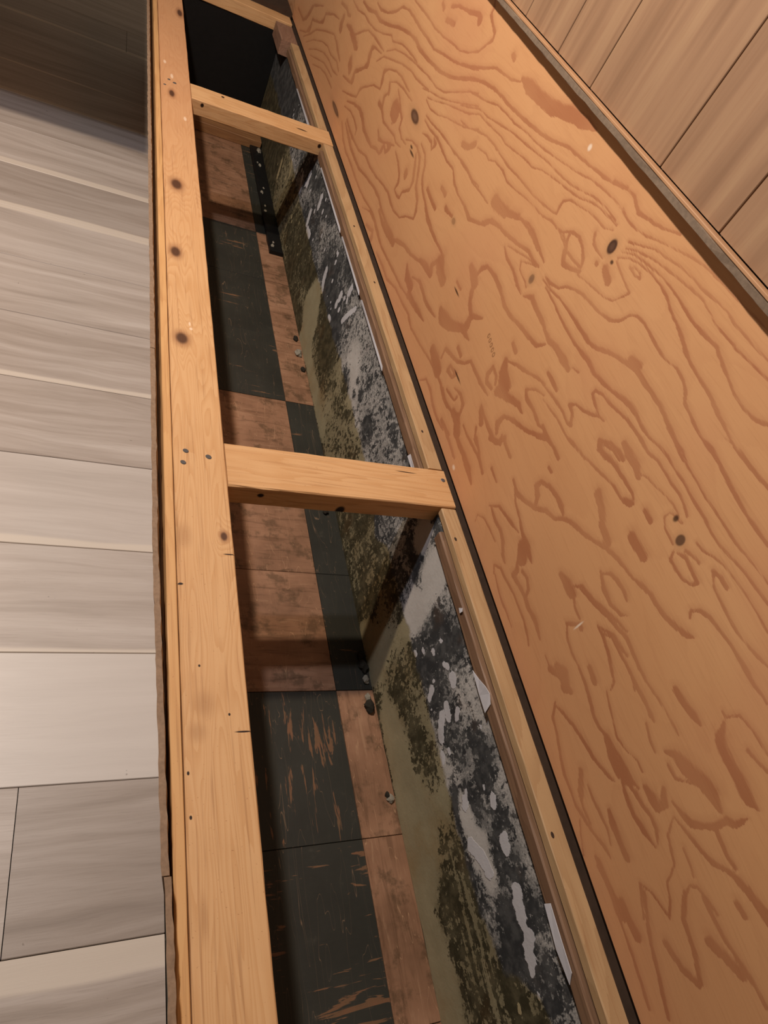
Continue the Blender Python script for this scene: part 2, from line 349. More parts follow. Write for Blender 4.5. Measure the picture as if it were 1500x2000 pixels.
    "683,741,26 660,748,27 631,753,26 599,762,25 565,772,25 544,777,25 523,778,25 506,782,24",
    "709,599,65 682,595,57 657,605,49 628,620,44 607,641,44 584,649,43 571,666,41 556,677,43 527,689,42 502,702,40 478,717,40 454,726,41 429,733,41",
    "630,621,67 643,636,66 660,643,67 657,656,43 637,667,46 613,673,50 589,673,55 575,668,58",
    "665,683,37 654,684,37",
    "693,593,28 669,583,27 640,579,33 613,571,45 584,570,94 553,565,31",
    "594,560,133 575,549,133",
    "715,518,33 694,542,34 669,549,39 644,556,39 619,563,38",
    "706,522,49 680,520,46 654,523,47 631,519,52 610,506,52 595,504,49",
    "715,465,29 723,480,19 704,493,20 673,498,23 645,500,23",
    "597,468,39 611,476,27 594,489,29 564,493,31 537,498,31 511,499,32 484,499,32 457,495,33 441,489,33",
    "593,470,29 569,465,29 543,463,27 516,465,26 488,465,26",
    "577,534,57 564,526,54 564,514,57 543,518,47 517,522,49 494,520,48 469,525,48 452,522,50 435,519,50",
    "556,538,39 538,542,43 521,536,47 514,524,45",
    "500,616,46 478,620,92 459,621,93",
    "467,630,31 457,646,33 429,654,35 405,666,33 380,679,33 357,687,33",
    "456,622,34 439,616,33 419,616,31",
    "426,588,39 411,611,40 405,610,53",
    "425,587,26 408,577,26 383,574,24 360,577,23 335,577,23",
    "456,689,45 430,682,44 405,681,40 383,690,35 375,699,32",
    "452,689,34 442,704,34 425,710,38 405,712,40 392,709,41",
    "558,747,74 535,741,76 511,729,75 484,725,72",
    "627,792,64 615,785,55 594,790,49 569,796,50 547,796,51",
    "623,793,38 606,806,38 585,812,40 568,812,42",
    "392,643,34 375,644,34 350,641,34 332,635,34 310,627,34",
    "388,644,28 366,662,29 348,665,31 329,670,30",
    "382,534,60 366,541,111 347,536,115",
    "348,597,52 325,595,51",
    "408,518,20 385,518,20",
    "515,782,55 505,789,55",
    "588,789,28 561,796,28 536,798,29 516,799,30 500,792,32",
    "587,827,43 566,825,79 545,826,80 528,820,44",
    "530,824,18 516,832,18 497,835,18 476,842,18 458,845,18 442,844,19",
    "575,850,25 547,851,24 524,858,24 505,858,24 485,858,24 463,860,24 444,857,24 431,853,25",
    "561,865,23 538,871,23 517,873,24 496,872,24 474,874,23 455,873,23 432,872,23 413,873,23 392,870,22 374,871,21 350,876,21 328,881,21 306,882,20 282,885,20",
    "532,895,20 509,895,20 487,890,20 461,889,19 434,889,19 406,890,18 377,890,18 353,892,17 331,895,17 301,898,17",
    "503,926,33 481,929,33 456,927,33 434,924,33 411,922,32 387,920,31 364,921,31 337,922,30",
    "479,951,18 453,957,18 430,957,18 411,958,18 394,960,17",
    "480,803,49 463,803,48",
    "453,824,15 452,836,14 440,840,14 429,842,14",
    "451,823,12 439,817,12 414,816,11",
    "464,766,80 443,766,79 428,767,78",
    "406,811,32 400,802,32 382,802,30 367,804,28 354,812,26 352,820,30 371,821,29 388,823,28 401,815,27",
    "396,828,31 380,834,31 372,835,32",
    "395,846,16 379,849,15 366,857,15 349,863,15 326,866,15 302,868,14 280,868,14 256,867,14",
    "351,845,25 335,837,25 316,835,24 295,834,24 274,834,23 252,838,23 234,843,22 224,846,22",
    "352,846,30 340,851,30 325,851,30",
    "479,718,26 452,725,25 431,731,24 413,736,28 395,744,42 377,750,36 359,751,36 341,754,38 323,762,51 306,770,52 298,778,26",
    "321,786,34 328,793,30 321,804,29 306,812,31 286,815,31 267,819,30 249,819,30 231,820,30 212,819,29",
    "466,635,35 443,647,36 419,654,35 392,667,34 368,675,34 349,682,35 328,680,36 307,680,35 282,682,34",
    "379,644,27 364,658,30 343,659,32 322,662,31 302,663,32 284,657,32",
    "385,518,57 366,531,58 348,537,60 335,542,59",
    "357,575,37 334,576,37 309,573,37 285,567,36 268,569,33 248,579,32 230,582,33 207,587,32 187,590,32 174,595,31",
    "344,598,46 326,596,46",
    "305,609,22 288,604,22 265,599,22 244,594,22 223,600,19 205,612,19 190,612,20",
    "327,635,24 309,629,24 303,617,21",
    "337,503,34 319,485,36 289,480,36 264,472,35 237,466,35 212,467,34 192,467,33 170,475,31 149,483,29 129,494,29 113,498,30",
    "332,500,34 315,510,34 290,521,35 263,530,35 239,536,34 221,543,32 204,552,31 196,558,28",
    "251,576,60 226,574,113 204,577,116 187,585,78",
    "230,503,58 213,493,58 201,485,58",
    "210,506,27 191,506,26 167,509,26 146,512,26 127,507,25",
    "209,484,25 183,480,25 161,484,24",
    "166,528,30 150,526,66 127,526,69 106,528,58",
    "192,572,48 169,568,48 146,569,46 125,576,44 104,583,43",
    "184,580,35 170,587,36 154,590,35 138,597,35 122,596,35 106,588,33",
    "172,606,83 156,611,83 144,613,65 145,625,66 161,635,75",
    "313,664,41 289,663,40 262,666,39 245,665,39 236,665,39",
    "240,652,22 219,646,22 203,646,22",
    "306,679,24 282,682,23 260,687,23 237,690,22 218,692,22 208,692,22",
    "116,474,37 93,476,36 71,480,35 54,485,34",
    "173,465,16 153,455,16 129,447,16",
    "72,533,18 56,525,18 36,517,18",
    "74,533,18 60,547,19 44,554,20 31,559,19",
    "257,719,47 236,721,54 219,726,53 206,729,26",
    "199,660,33 191,674,54 172,682,106 158,689,110 147,696,102 133,701,102 114,701,75",
    "184,657,25 165,659,22 153,678,19",
    "144,639,24 126,646,35 114,653,51 107,666,50 101,682,47 102,703,53 95,712,47 96,730,25",
    "208,766,25 200,766,21 194,784,21 183,788,23 164,791,23 145,792,23",
    "196,761,38 183,747,74 173,742,73 149,742,82 130,744,88 113,744,80 99,749,40",
    "158,772,27 145,776,26 130,782,26",
    "236,820,20 216,820,20 202,822,19 191,823,19",
    "128,631,19 119,620,19 111,610,22 94,606,23 80,602,21 71,590,18 65,579,21 45,572,22 28,559,20",
    "126,632,24 110,639,27 95,645,31 81,651,34 67,660,41 56,673,34 42,683,46 22,692,52 8,700,44",
    "100,684,30 85,682,30 70,682,30 56,685,29",
    "93,626,19 74,625,18 61,623,18",
    "34,592,27 44,597,24 54,611,18 50,622,25 34,628,27 18,634,27",
    "25,666,37 10,669,37",
    "110,470,52 86,475,51 62,479,51 42,482,50",
    "63,534,34 16,516,34 -26,506,34 -67,496,34",
    "49,600,39 25,582,39 -10,577,39 -40,568,39",
    "5,538,49 -22,548,49 -40,563,49",
    "-4,607,69 -29,624,69 -40,631,69",
    "62,488,69 39,490,69 20,494,69",
    "121,470,29 72,474,29 -1,473,29 -55,469,29",
    "37,624,34 -8,629,34 -46,641,34 -72,645,34",
    "33,690,44 -1,694,44",
    "515,990,26 491,989,26 471,992,26 454,1000,26 430,1006,26",
    "566,1023,16 530,1027,16 498,1030,16 470,1033,16",
    "590,1040,16 552,1041,16 518,1043,16 487,1045,16",
    "670,1057,16 622,1060,16 581,1062,16 549,1064,16 517,1065,16",
    "462,954,26 425,956,26 393,959,26 365,962,26",
]
def ply_mesh():
    """front veneer as a fine grid that carries the distance to the nearest latewood stroke, plus back and edges"""
    import numpy as np
    dy = 0.003; Y = np.concatenate(([-0.95, -0.6, -0.3], np.arange(-0.12, 3.48, dy), [3.6])); Z = np.linspace(0.4445, 1.0755, 253)
    ny, nz = len(Y), len(Z); YY, ZZ = np.meshgrid(Y, Z, indexing='ij'); A = np.full((ny, nz), 5.0); SO = np.full((ny, nz), 0.5)
    for line in GRAIN:
        p = [tuple(float(v) for v in q.split(',')) for q in line.split()]
        if len(p) > 4: p[0] = p[0][:2] + (p[0][2] * 0.5,); p[-1] = p[-1][:2] + (p[-1][2] * 0.5,)
        for k in range(len(p) - 1):
            (y0, z0, w0), (y1, z1, w1) = p[k], p[k + 1]; y0, z0, y1, z1 = y0 / 1e3, z0 / 1e3, y1 / 1e3, z1 / 1e3; w0, w1 = max(w0, 17) / 1e4, max(w1, 17) / 1e4
            m = 2.0 * max(w0, w1) + 0.012; a, b = np.searchsorted(Y, (min(y0, y1) - m, max(y0, y1) + m)); c, d = np.searchsorted(Z, (min(z0, z1) - m, max(z0, z1) + m))
            if a >= b or c >= d: continue
            gy, gz = YY[a:b, c:d], ZZ[a:b, c:d]; ey, ez = y1 - y0, z1 - z0; L2 = ey * ey + ez * ez + 1e-12
            t = np.clip(((gy - y0) * ey + (gz - z0) * ez) / L2, 0, 1); oy, oz = gy - (y0 + t * ey), gz - (z0 + t * ez)
            dist = np.hypot(oy, oz); w = w0 + (w1 - w0) * t; q = (dist - w) / np.sqrt(w * 0.004); sd = 0.5 + 0.5 * (oy * 0.6 + oz * 0.8) / (dist + 2e-3)
            sub, so = A[a:b, c:d], SO[a:b, c:d]; hit = q < sub; so[hit] = sd[hit]; sub[hit] = q[hit]
    V = np.stack([np.zeros_like(YY), YY - PLYC[1], ZZ - PLYC[2]], -1).reshape(-1, 3).tolist(); n = len(V)
    F = [(i * nz + j, i * nz + j + 1, (i + 1) * nz + j + 1, (i + 1) * nz + j) for i in range(ny - 1) for j in range(nz - 1)]
    a, b, c, d = 0, nz - 1, ny * nz - 1, (ny - 1) * nz; V += [(0.012, V[k][1], V[k][2]) for k in (a, b, c, d)]
    F += [(n + 3, n + 2, n + 1, n)] + [tuple(range(0, nz)) [::-1] + (n, n + 1)] + [tuple(range(d, d + nz)) + (n + 2, n + 3)]
    F += [tuple(i * nz for i in range(ny)) + (n + 3, n), tuple(i * nz + nz - 1 for i in range(ny))[::-1] + (n + 1, n + 2)]
    me = bpy.data.meshes.new('plywood_board'); me.from_pydata(V, [], F)
    for nm, arr in (('grain', A), ('soft', SO)):
        at = me.attributes.new(nm, 'FLOAT', 'POINT'); at.data.foreach_set('value', np.concatenate((arr.ravel(), np.full(4, 2.0))).astype(np.float32))
    return me
def mat_ply():
    t = NT('rotary_cut_fir_plywood'); u = t.obj; loc = lambda y, z: (0.0, y - PLYC[1], z - PLYC[2])
    KN = [((2.423, 0.498), 0.060, 0.0085), ((1.779, 0.762), 0.034, 0.0125), ((0.865, 0.973), 0.010, 0.0115), ((0.992, 0.825), 0.008, 0.0085), ((0.412, 0.828), 0.007, 0.008), ((1.346, 0.728), 0.010, 0.006)]
    s = t.sep(u); st = t.vec('MULTIPLY', u, (1.0, 0.85, 4.2))
    fibre = t.noise(t.vec('MULTIPLY', u, (1, 14.0, 330.0)), 1.0, 3, 0.6)
    jag = t.noise(t.vec('MULTIPLY', u, (1, 42.0, 420.0)), 1.0, 2, 0.6); jag2 = t.noise(t.vec('MULTIPLY', u, (1, 20.0, 60.0)), 1.0, 3, 0.55)
    gr = t.math('ADD', t.attr('grain'), t.math('ADD', t.math('MULTIPLY', t.math('SUBTRACT', jag, 0.5), 1.3), t.math('MULTIPLY', t.math('SUBTRACT', jag2, 0.5), 1.3)))
    so = t.attr('soft'); late = t.map(gr, t.map(so, 0.2, 0.8, -0.12, -0.75), t.map(so, 0.2, 0.8, 0.16, 0.75), 1.0, 0.0)
    late = t.math('MAXIMUM', late, t.math('MULTIPLY', t.math('MULTIPLY', t.map(gr, 0.0, 2.4, 0.34, 0.0, False), t.map(so, 0.3, 0.8)), 1.0))
    # faint rings between the strong ones, and the only figure on the far ends of the sheet
    f = t.math('ADD', t.math('MULTIPLY', t.noise(t.vec('ADD', st, (3.1, 0.35, 7.7)), 1.5, 2.2, 0.52, 0.55), 9.0), t.math('MULTIPLY', jag, 0.15)); fr = t.math('FRACT', f)
    faint = t.map(fr, 0.0, 0.30, 1.0, 0.0); end = t.math('ADD', t.map(s[1], -1.35, -1.5), t.map(s[1], 2.0, 2.2))
    late = t.math('MAXIMUM', late, t.math('MULTIPLY', faint, t.math('MAXIMUM', 0.10, end)))
    base = t.mix(t.noise(t.vec('MULTIPLY', u, (1, 1.5, 4)), 2.2, 3, 0.5), srgb(207, 153, 106), srgb(220, 170, 122))
    base = t.mix(t.math('MULTIPLY', t.map(s[2], 0.05, -0.33), 0.40), base, srgb(204, 146, 106))
    lvar = t.noise(t.vec('MULTIPLY', u, (1, 2.0, 9.0)), 2.0, 2)
    col = t.mix(t.math('MULTIPLY', late, t.map(lvar, 0.3, 0.7, 0.52, 0.82)), base, srgb(168, 106, 72))
    col = t.mix(t.math('MULTIPLY', t.map(fibre, 0.5, 0.75), 0.12), col, srgb(150, 92, 56))
    pink = t.noise(u, 3.0, 3); col = t.mix(t.math('MULTIPLY', t.map(pink, 0.5, 0.7), 0.20), col, srgb(202, 134, 102))
    for i, ((y, z), a, b) in enumerate(KN):
        halo = t.spot(loc(y, z), (1, a * 1.7, b * 1.5), 0.5); col = t.mix(t.math('MULTIPLY', halo, 0.40), col, srgb(180, 134, 94))
        dk = t.spot(loc(y, z), (1, a, b), 0.22); inner = t.spot(loc(y, z), (1, a * 0.55, b * 0.5), 0.5)
        if i < 5:
            col = t.mix(t.math('MULTIPLY', dk, (0.75, 0.85, 0.95, 0.5, 0.8)[i]), col, srgb(66, 42, 34)); col = t.mix(t.math('MULTIPLY', inner, (0.6, 0.6, 0.25, 0.5, 0.0)[i]), col, srgb(136, 102, 80))
        else: col = t.mix(t.math('MULTIPLY', dk, 0.45), col, srgb(120, 84, 58))
    marks = [(1.189, 0.655, 0.016, 0.0022), (1.702, 0.704, 0.02, 0.003), (1.720, 0.712, 0.010, 0.003), (0.844, 0.959, 0.004, 0.003), (0.440, 0.838, 0.004, 0.005), (1.02, 0.565, 0.02, 0.0022)]
    for y, z, a, b in marks: col = t.mix(t.math('MULTIPLY', t.spot(loc(y, z), (1, a, b), 0.5), 0.85), col, srgb(52, 30, 20))
    for y, z, a, b in [(1.057, 1.036, 0.005, 0.005), (0.411, 0.608, 0.0016, 0.011), (0.86, 0.46, 0.006, 0.004)]: col = t.mix(t.spot(loc(y, z), (1, a, b), 0.5), col, srgb(236, 214, 190))
    for i in range(5):                                     # faded row of stamped ink digits
        y, z = 1.006 - i * 0.0115, 0.684 - i * 0.0022
        ring = t.math('SUBTRACT', t.spot(loc(y, z), (1, 0.0042, 0.0052), 0.3), t.spot(loc(y + 0.0006 * (i % 3 - 1), z), (1, 0.002, 0.0028), 0.4), clamp=True)
        col = t.mix(t.math('MULTIPLY', ring, 0.62), col, srgb(96, 58, 32))
    dirt = t.math('MULTIPLY', t.map(s[2], -0.27, -0.325), t.noise(u, 26.0, 3)); col = t.mix(t.math('MULTIPLY', dirt, 0.45), col, srgb(160, 118, 98))
    t.bump(t.math('ADD', fibre, t.math('MULTIPLY', late, 0.3)), 0.12, 0.001)
    return t.done(col, 0.46, 0.4)

def mat_panel():
    t = NT('printed_oak_wall_panelling'); off = t.math('MULTIPLY', t.rnd(), 23.0)
    cx = t.n('ShaderNodeCombineXYZ'); t.put(cx.inputs[1], off); P = t.vec('ADD', t.obj, cx.outputs[0])
    a = t.noise(t.vec('MULTIPLY', P, (1, 24.0, 1.6)), 1.0, 3, 0.6, 0.2); b = t.noise(t.vec('MULTIPLY', P, (1, 380.0, 14.0)), 1.0, 3, 0.6)
    col = t.ramp(a, [(0.3, srgb(138, 107, 82)), (0.5, srgb(157, 124, 96)), (0.7, srgb(168, 136, 105))])
    col = t.mix(t.math('MULTIPLY', t.map(b, 0.5, 0.72), 0.22), col, srgb(140, 100, 70))
    t.bump(b, 0.06, 0.001); return t.done(col, 0.5, 0.35)

def mat_tile(kind):
    t = NT(kind + '_asphalt_tile'); off = t.math('MULTIPLY', t.rnd(), 53.0)
    cx = t.n('ShaderNodeCombineXYZ'); t.put(cx.inputs[0], off); t.put(cx.inputs[1], t.math('MULTIPLY', off, 0.6)); P = t.vec('ADD', t.obj, cx.outputs[0])
    dr = t.attr('along', 'OBJECT')
    sx = t.math('ADD', 7.0, t.math('MULTIPLY', dr, 60.0)); sy = t.math('SUBTRACT', 67.0, t.math('MULTIPLY', dr, 60.0))
    sc_ = t.n('ShaderNodeCombineXYZ'); t.put(sc_.inputs[0], sx); t.put(sc_.inputs[1], sy); sc_.inputs[2].default_value = 1
    v = t.vec('MULTIPLY', P, sc_.outputs[0]); st = t.noise(v, 1.0, 4, 0.65, 0.6); cl = t.noise(P, 6.0, 4, 0.6)
    if kind == 'black':
        col = t.mix(cl, srgb(34, 34, 30), srgb(60, 60, 53))
        m = t.map(t.math('ADD', st, t.math('MULTIPLY', t.math('SUBTRACT', cl, 0.5), 0.45)), t.math('SUBTRACT', 0.665, t.attr('wear', 'OBJECT')), t.math('SUBTRACT', 0.70, t.attr('wear', 'OBJECT')))
        col = t.mix(t.math('MULTIPLY', m, 0.75), col, t.mix(t.noise(P, 40.0), srgb(150, 98, 70), srgb(110, 92, 64)))
        e = t.map(t.noise(P, 24.0, 4, 0.7), 0.60, 0.80); col = t.mix(t.math('MULTIPLY', e, 0.30), col, srgb(92, 86, 74))
    else:
        col = t.ramp(cl, [(0.3, srgb(122, 90, 68)), (0.5, srgb(150, 112, 86)), (0.72, srgb(172, 132, 104))])
        col = t.mix(t.math('MULTIPLY', t.map(st, 0.50, 0.68), 0.45), col, srgb(84, 58, 38))
        col = t.mix(t.math('MULTIPLY', t.map(st, 0.42, 0.30), 0.35), col, srgb(190, 154, 122))
        gr = t.map(t.noise(P, 14.0, 5, 0.7), 0.50, 0.64); col = t.mix(t.math('MULTIPLY', gr, 0.55), col, srgb(66, 52, 32))
    w1 = t.noise(t.vec('MULTIPLY', P, (30, 3, 1)), 1.0, 1, 0.5, 2.0)   # scuffs
    sc2 = t.map(t.math('ABSOLUTE', t.math('SUBTRACT', w1, 0.5)), 0.004, 0.0)
    col = t.mix(t.math('MULTIPLY', sc2, 0.25 if kind == 'black' else 0.6), col, srgb(200, 160, 124))
    ed = t.sep(t.obj); m = t.math('MAXIMUM', t.math('ABSOLUTE', ed[0]), t.math('ABSOLUTE', ed[1]))
    t.bump(t.math('ADD', cl, st), 0.12, 0.002); return t.done(col, t.math('ADD', 0.45, t.math('MULTIPLY', cl, 0.2)), 0.35)

def mat_mold():
    t = NT('moldy_painted_masonry'); P = t.obj
    paint, mold, chip, strk = t.attr('paint'), t.attr('mold'), t.attr('chip'), t.attr('streak')
    nA = t.noise(P, 20.0, 5, 0.62); nB = t.noise(P, 82.0, 3, 0.66, 0.25); nC = t.noise(P, 260.0, 3, 0.7); nL = t.noise(P, 6.0, 4, 0.6)
    nS = t.noise(t.vec('MULTIPLY', P, (1, 6.0, 70.0)), 1.0, 4, 0.65)
    olive = t.mix(nA, srgb(140, 131, 103), srgb(172, 163, 133)); olive = t.mix(t.math('MULTIPLY', t.map(nL, 0.45, 0.7), 0.6), olive, srgb(144, 122, 84))
    white = t.mix(nA, srgb(178, 174, 168), srgb(214, 212, 208))
    edge = t.math('ADD', paint, t.math('MULTIPLY', t.math('SUBTRACT', t.math('ADD', t.math('MULTIPLY', nA, 0.6), t.math('MULTIPLY', nL, 0.4)), 0.5), 0.8))
    pw = t.map(edge, 0.42, 0.56); base = t.mix(pw, olive, white)
    # blotches of mould: coarse patches broken up by fine speckle
    d = t.math('ADD', mold, t.math('MULTIPLY', t.math('SUBTRACT', nL, 0.5), 0.35))
    mixn = t.math('ADD', t.math('ADD', t.math('MULTIPLY', nA, 0.42), t.math('MULTIPLY', nB, 0.58)), t.math('MULTIPLY', t.math('SUBTRACT', nC, 0.5), 0.20))
    mixn = t.math('ADD', mixn, t.math('MULTIPLY', t.math('MULTIPLY', t.math('SUBTRACT', nS, 0.5), strk), 1.2))
    thr = t.math('SUBTRACT', 0.70, t.math('MULTIPLY', d, 0.31))
    m = t.math('MULTIPLY', t.map(mixn, thr, t.math('ADD', thr, 0.045)), t.map(t.noise(P, 34.0, 4, 0.6), 0.36, 0.60, 0.72, 1.0))
    fs = t.map(t.math('ADD', t.math('ADD', t.math('MULTIPLY', nC, 0.6), t.math('MULTIPLY', nB, 0.4)), t.math('MULTIPLY', t.math('SUBTRACT', d, 0.5), 0.42)), 0.40, 0.62)
    film = t.math('MULTIPLY', t.math('MULTIPLY', fs, t.map(d, 0.15, 0.8, 0.12, 0.80)), t.map(pw, 0.0, 1.0, 0.5, 1.0))                         # thin grey bloom between the specks
    mcol = t.mix(pw, srgb(50, 46, 30), srgb(46, 48, 50)); fcol = t.mix(pw, srgb(92, 84, 58), srgb(100, 102, 102))
    col = t.mix(film, base, fcol); col = t.mix(t.math('MULTIPLY', m, 0.93), col, mcol)
    # paint chips left standing in the mould
    dd, cc = t.voro(t.vec('ADD', t.vec('MULTIPLY', P, (1, 1.0, 0.72)), t.vec('MULTIPLY', t.n('ShaderNodeTexNoise').outputs[1], (0, 0.0, 0.0))), 44.0)
    r = t.sep(cc)[0]; dd = t.math('ADD', dd, t.math('MULTIPLY', t.math('SUBTRACT', nB, 0.5), 0.35))
    rad = t.math('SUBTRACT', t.math('MULTIPLY', r, t.math('ADD', 0.12, t.math('MULTIPLY', chip, 0.36))), 0.12)
    cm = t.math('MULTIPLY', t.map(dd, rad, t.math('SUBTRACT', rad, 0.03)), t.map(chip, 0.25, 0.4))
    fl = t.math('ADD', t.attr('flake'), t.math('MULTIPLY', t.math('SUBTRACT', nB, 0.5), 1.6)); fm = t.map(fl, 0.12, -0.12); cm = t.math('MAXIMUM', cm, fm)
    cm = t.math('MULTIPLY', cm, t.map(mold, 1.1, 1.35, 1.0, 0.0))
    col = t.mix(t.math('MULTIPLY', cm, 0.93), col, t.mix(pw, srgb(176, 162, 126), srgb(206, 206, 210)))
    rust = t.map(t.noise(P, 10.0, 3), 0.60, 0.72); col = t.mix(t.math('MULTIPLY', rust, 0.15), col, srgb(120, 82, 40))
    h = t.math('ADD', t.math('MULTIPLY', cm, 0.8), t.math('ADD', t.math('MULTIPLY', pw, 0.5), t.math('MULTIPLY', nB, 0.5)))
    t.bump(h, 0.45, 0.0025); return t.done(col, 0.85, 0.2)

M_PLANK = mat_plank(); M_PLY = mat_ply(); M_PANEL = mat_panel(); M_MOLD = mat_mold()
M_TB = mat_tile('black'); M_TR = mat_tile('terracotta')
M_GROOVE = plain('dark_groove', srgb(92, 66, 46), 0.8); M_SLAB = plain('grey_concrete_slab', srgb(90, 86, 78), 0.9)
M_CORE = plain('fibreboard_core', srgb(150, 126, 104), 0.85, 0.25, 160); M_NAIL = plain('grey_steel_nail', srgb(86, 84, 84), 0.45, 0.25, 300, 0.6)
M_BLACK = plain('black_rubber_and_cavity_shade', srgb(22, 22, 22), 0.5, 0.2, 60); M_DARKWOOD_SHADE = plain('dark_wood_and_gap_shade', srgb(66, 50, 39), 0.8, 0.25, 40)  # both also colour in shade: the far cavity and the batten gap
M_WHITE = plain('white_paint_flake', srgb(214, 214, 220), 0.6, 0.06, 60); M_CRUMB = plain('plaster_crumb', srgb(150, 144, 130), 0.9, 0.2, 200)
M_CRUMBD = plain('dark_mortar_crumb', srgb(48, 44, 36), 0.9, 0.3, 120); M_TRIMEDGE = plain('sawn_grey_brown_edge', srgb(132, 114, 96), 0.85, 0.25, 140)

# ------------------------------------------------------------------ setting: plank floor
ZT = 0.012
floor = link('floor', None or (lambda me: (me.from_pydata([(-1.6, -0.9, -0.02), (0.30, -0.9, -0.02), (0.30, 5.0, -0.02), (-1.6, 5.0, -0.02), (-1.6, -0.9, -0.001), (0.30, -0.9, -0.001), (0.30, 5.0, -0.001), (-1.6, 5.0, -0.001)], [], [(0, 3, 2, 1), (4, 5, 6, 7), (0, 1, 5, 4), (1, 2, 6, 5), (2, 3, 7, 6), (3, 0, 4, 7)]), me)[1])(bpy.data.meshes.new('floor')), M_SLAB)
tag(floor, 'greige wood-look laminate plank floor in front of the open bench', 'floor', kind='structure')
PY = [0.181 + 0.2442 * k for k in range(-4, 19)]
# per row (counted from the row that starts at Y = 0.181): tone, pale edge near, pale edge far
STY = {-1: (0.50, 0.0, 0.045), 0: (0.40, 0.0, 0.0), 1: (0.86, 0.0, 0.0), 2: (0.56, 0.012, 0.0), 3: (0.68, 0.02, 0.0), 4: (0.50, 0.0, 0.0), 5: (0.48, 0.016, 0.0), 6: (0.55, 0.0, 0.0), 7: (0.58, 0.0, 0.02), 8: (0.38, 0.022, 0.0),  # palest row also carries the lamps' sheen, painted into its tone
       9: (0.56, 0.03, 0.0), 10: (0.42, 0.0, 0.0), 11: (0.50, 0.022, 0.0), 12: (0.45, 0.01, 0.0), 13: (0.42, 0.0, 0.01), 14: (0.40, 0.012, 0.0)}
JOINT = {0: [0.0145, -0.95], 13: [-0.55], 14: [0.137, -1.1]}
for k in range(len(PY) - 1):
    row = k - 4; js = JOINT.get(row, [-0.42 - 0.13 * ((row * 5) % 7)]); xs = [0.243] + sorted(js, reverse=True) + [-1.6]
    for i in range(len(xs) - 1):
        g = 0.0007
        o = board('plank', 'X', (xs[i + 1] + g, PY[k] + g, 0.0), (xs[i] - g, PY[k + 1] - g, ZT), M_PLANK, floor, 0.0011, 9, 0)
        tn, cn, cf = STY.get(row, (0.5, 0.0, 0.0)); o['tone'] = tn + (0.12 if (row == 0 and i == 1) else 0); o['cream_near'] = cn - 0.01 if cn == 0 else cn; o['cream_far'] = cf - 0.01 if cf == 0 else cf

# ------------------------------------------------------------------ setting: old tile floor inside the bench
ft = box('floor_tiled', (0.30, -0.9, -0.02), (0.72, 3.6, -0.004), M_SLAB)
tag(ft, 'old black and terracotta checkered tile floor inside the bench', 'floor', kind='structure')
XT = [0.309, 0.6145, 0.703]; TP = 0.3046
for c in range(2):
    for r in range(-4, 10):
        y0 = 0.5895 + TP * (r - 0); y1 = y0 + TP
        if y1 > 3.40: continue
        blk = (r // 3) % 2 != 0
        if c == 1: blk = not blk
        o = board('tile', 'X', (XT[c] + 0.0006, y0 + 0.0006, -0.004), (XT[c + 1] - 0.0006, y1 - 0.0006, 0.0 + random.uniform(-0.0006, 0.0006)), M_TB if blk else M_TR, ft, 0.0007, 9, 0)
        o['wear'] = {(-1, 0): 0.065, (-2, 0): 0.075}.get((r, c), 0.0)
        o['along'] = 1.0 if (r, c) in ((0 - 1, 0), (-1, 1), (-2, 1), (-3, 1)) else 0.0

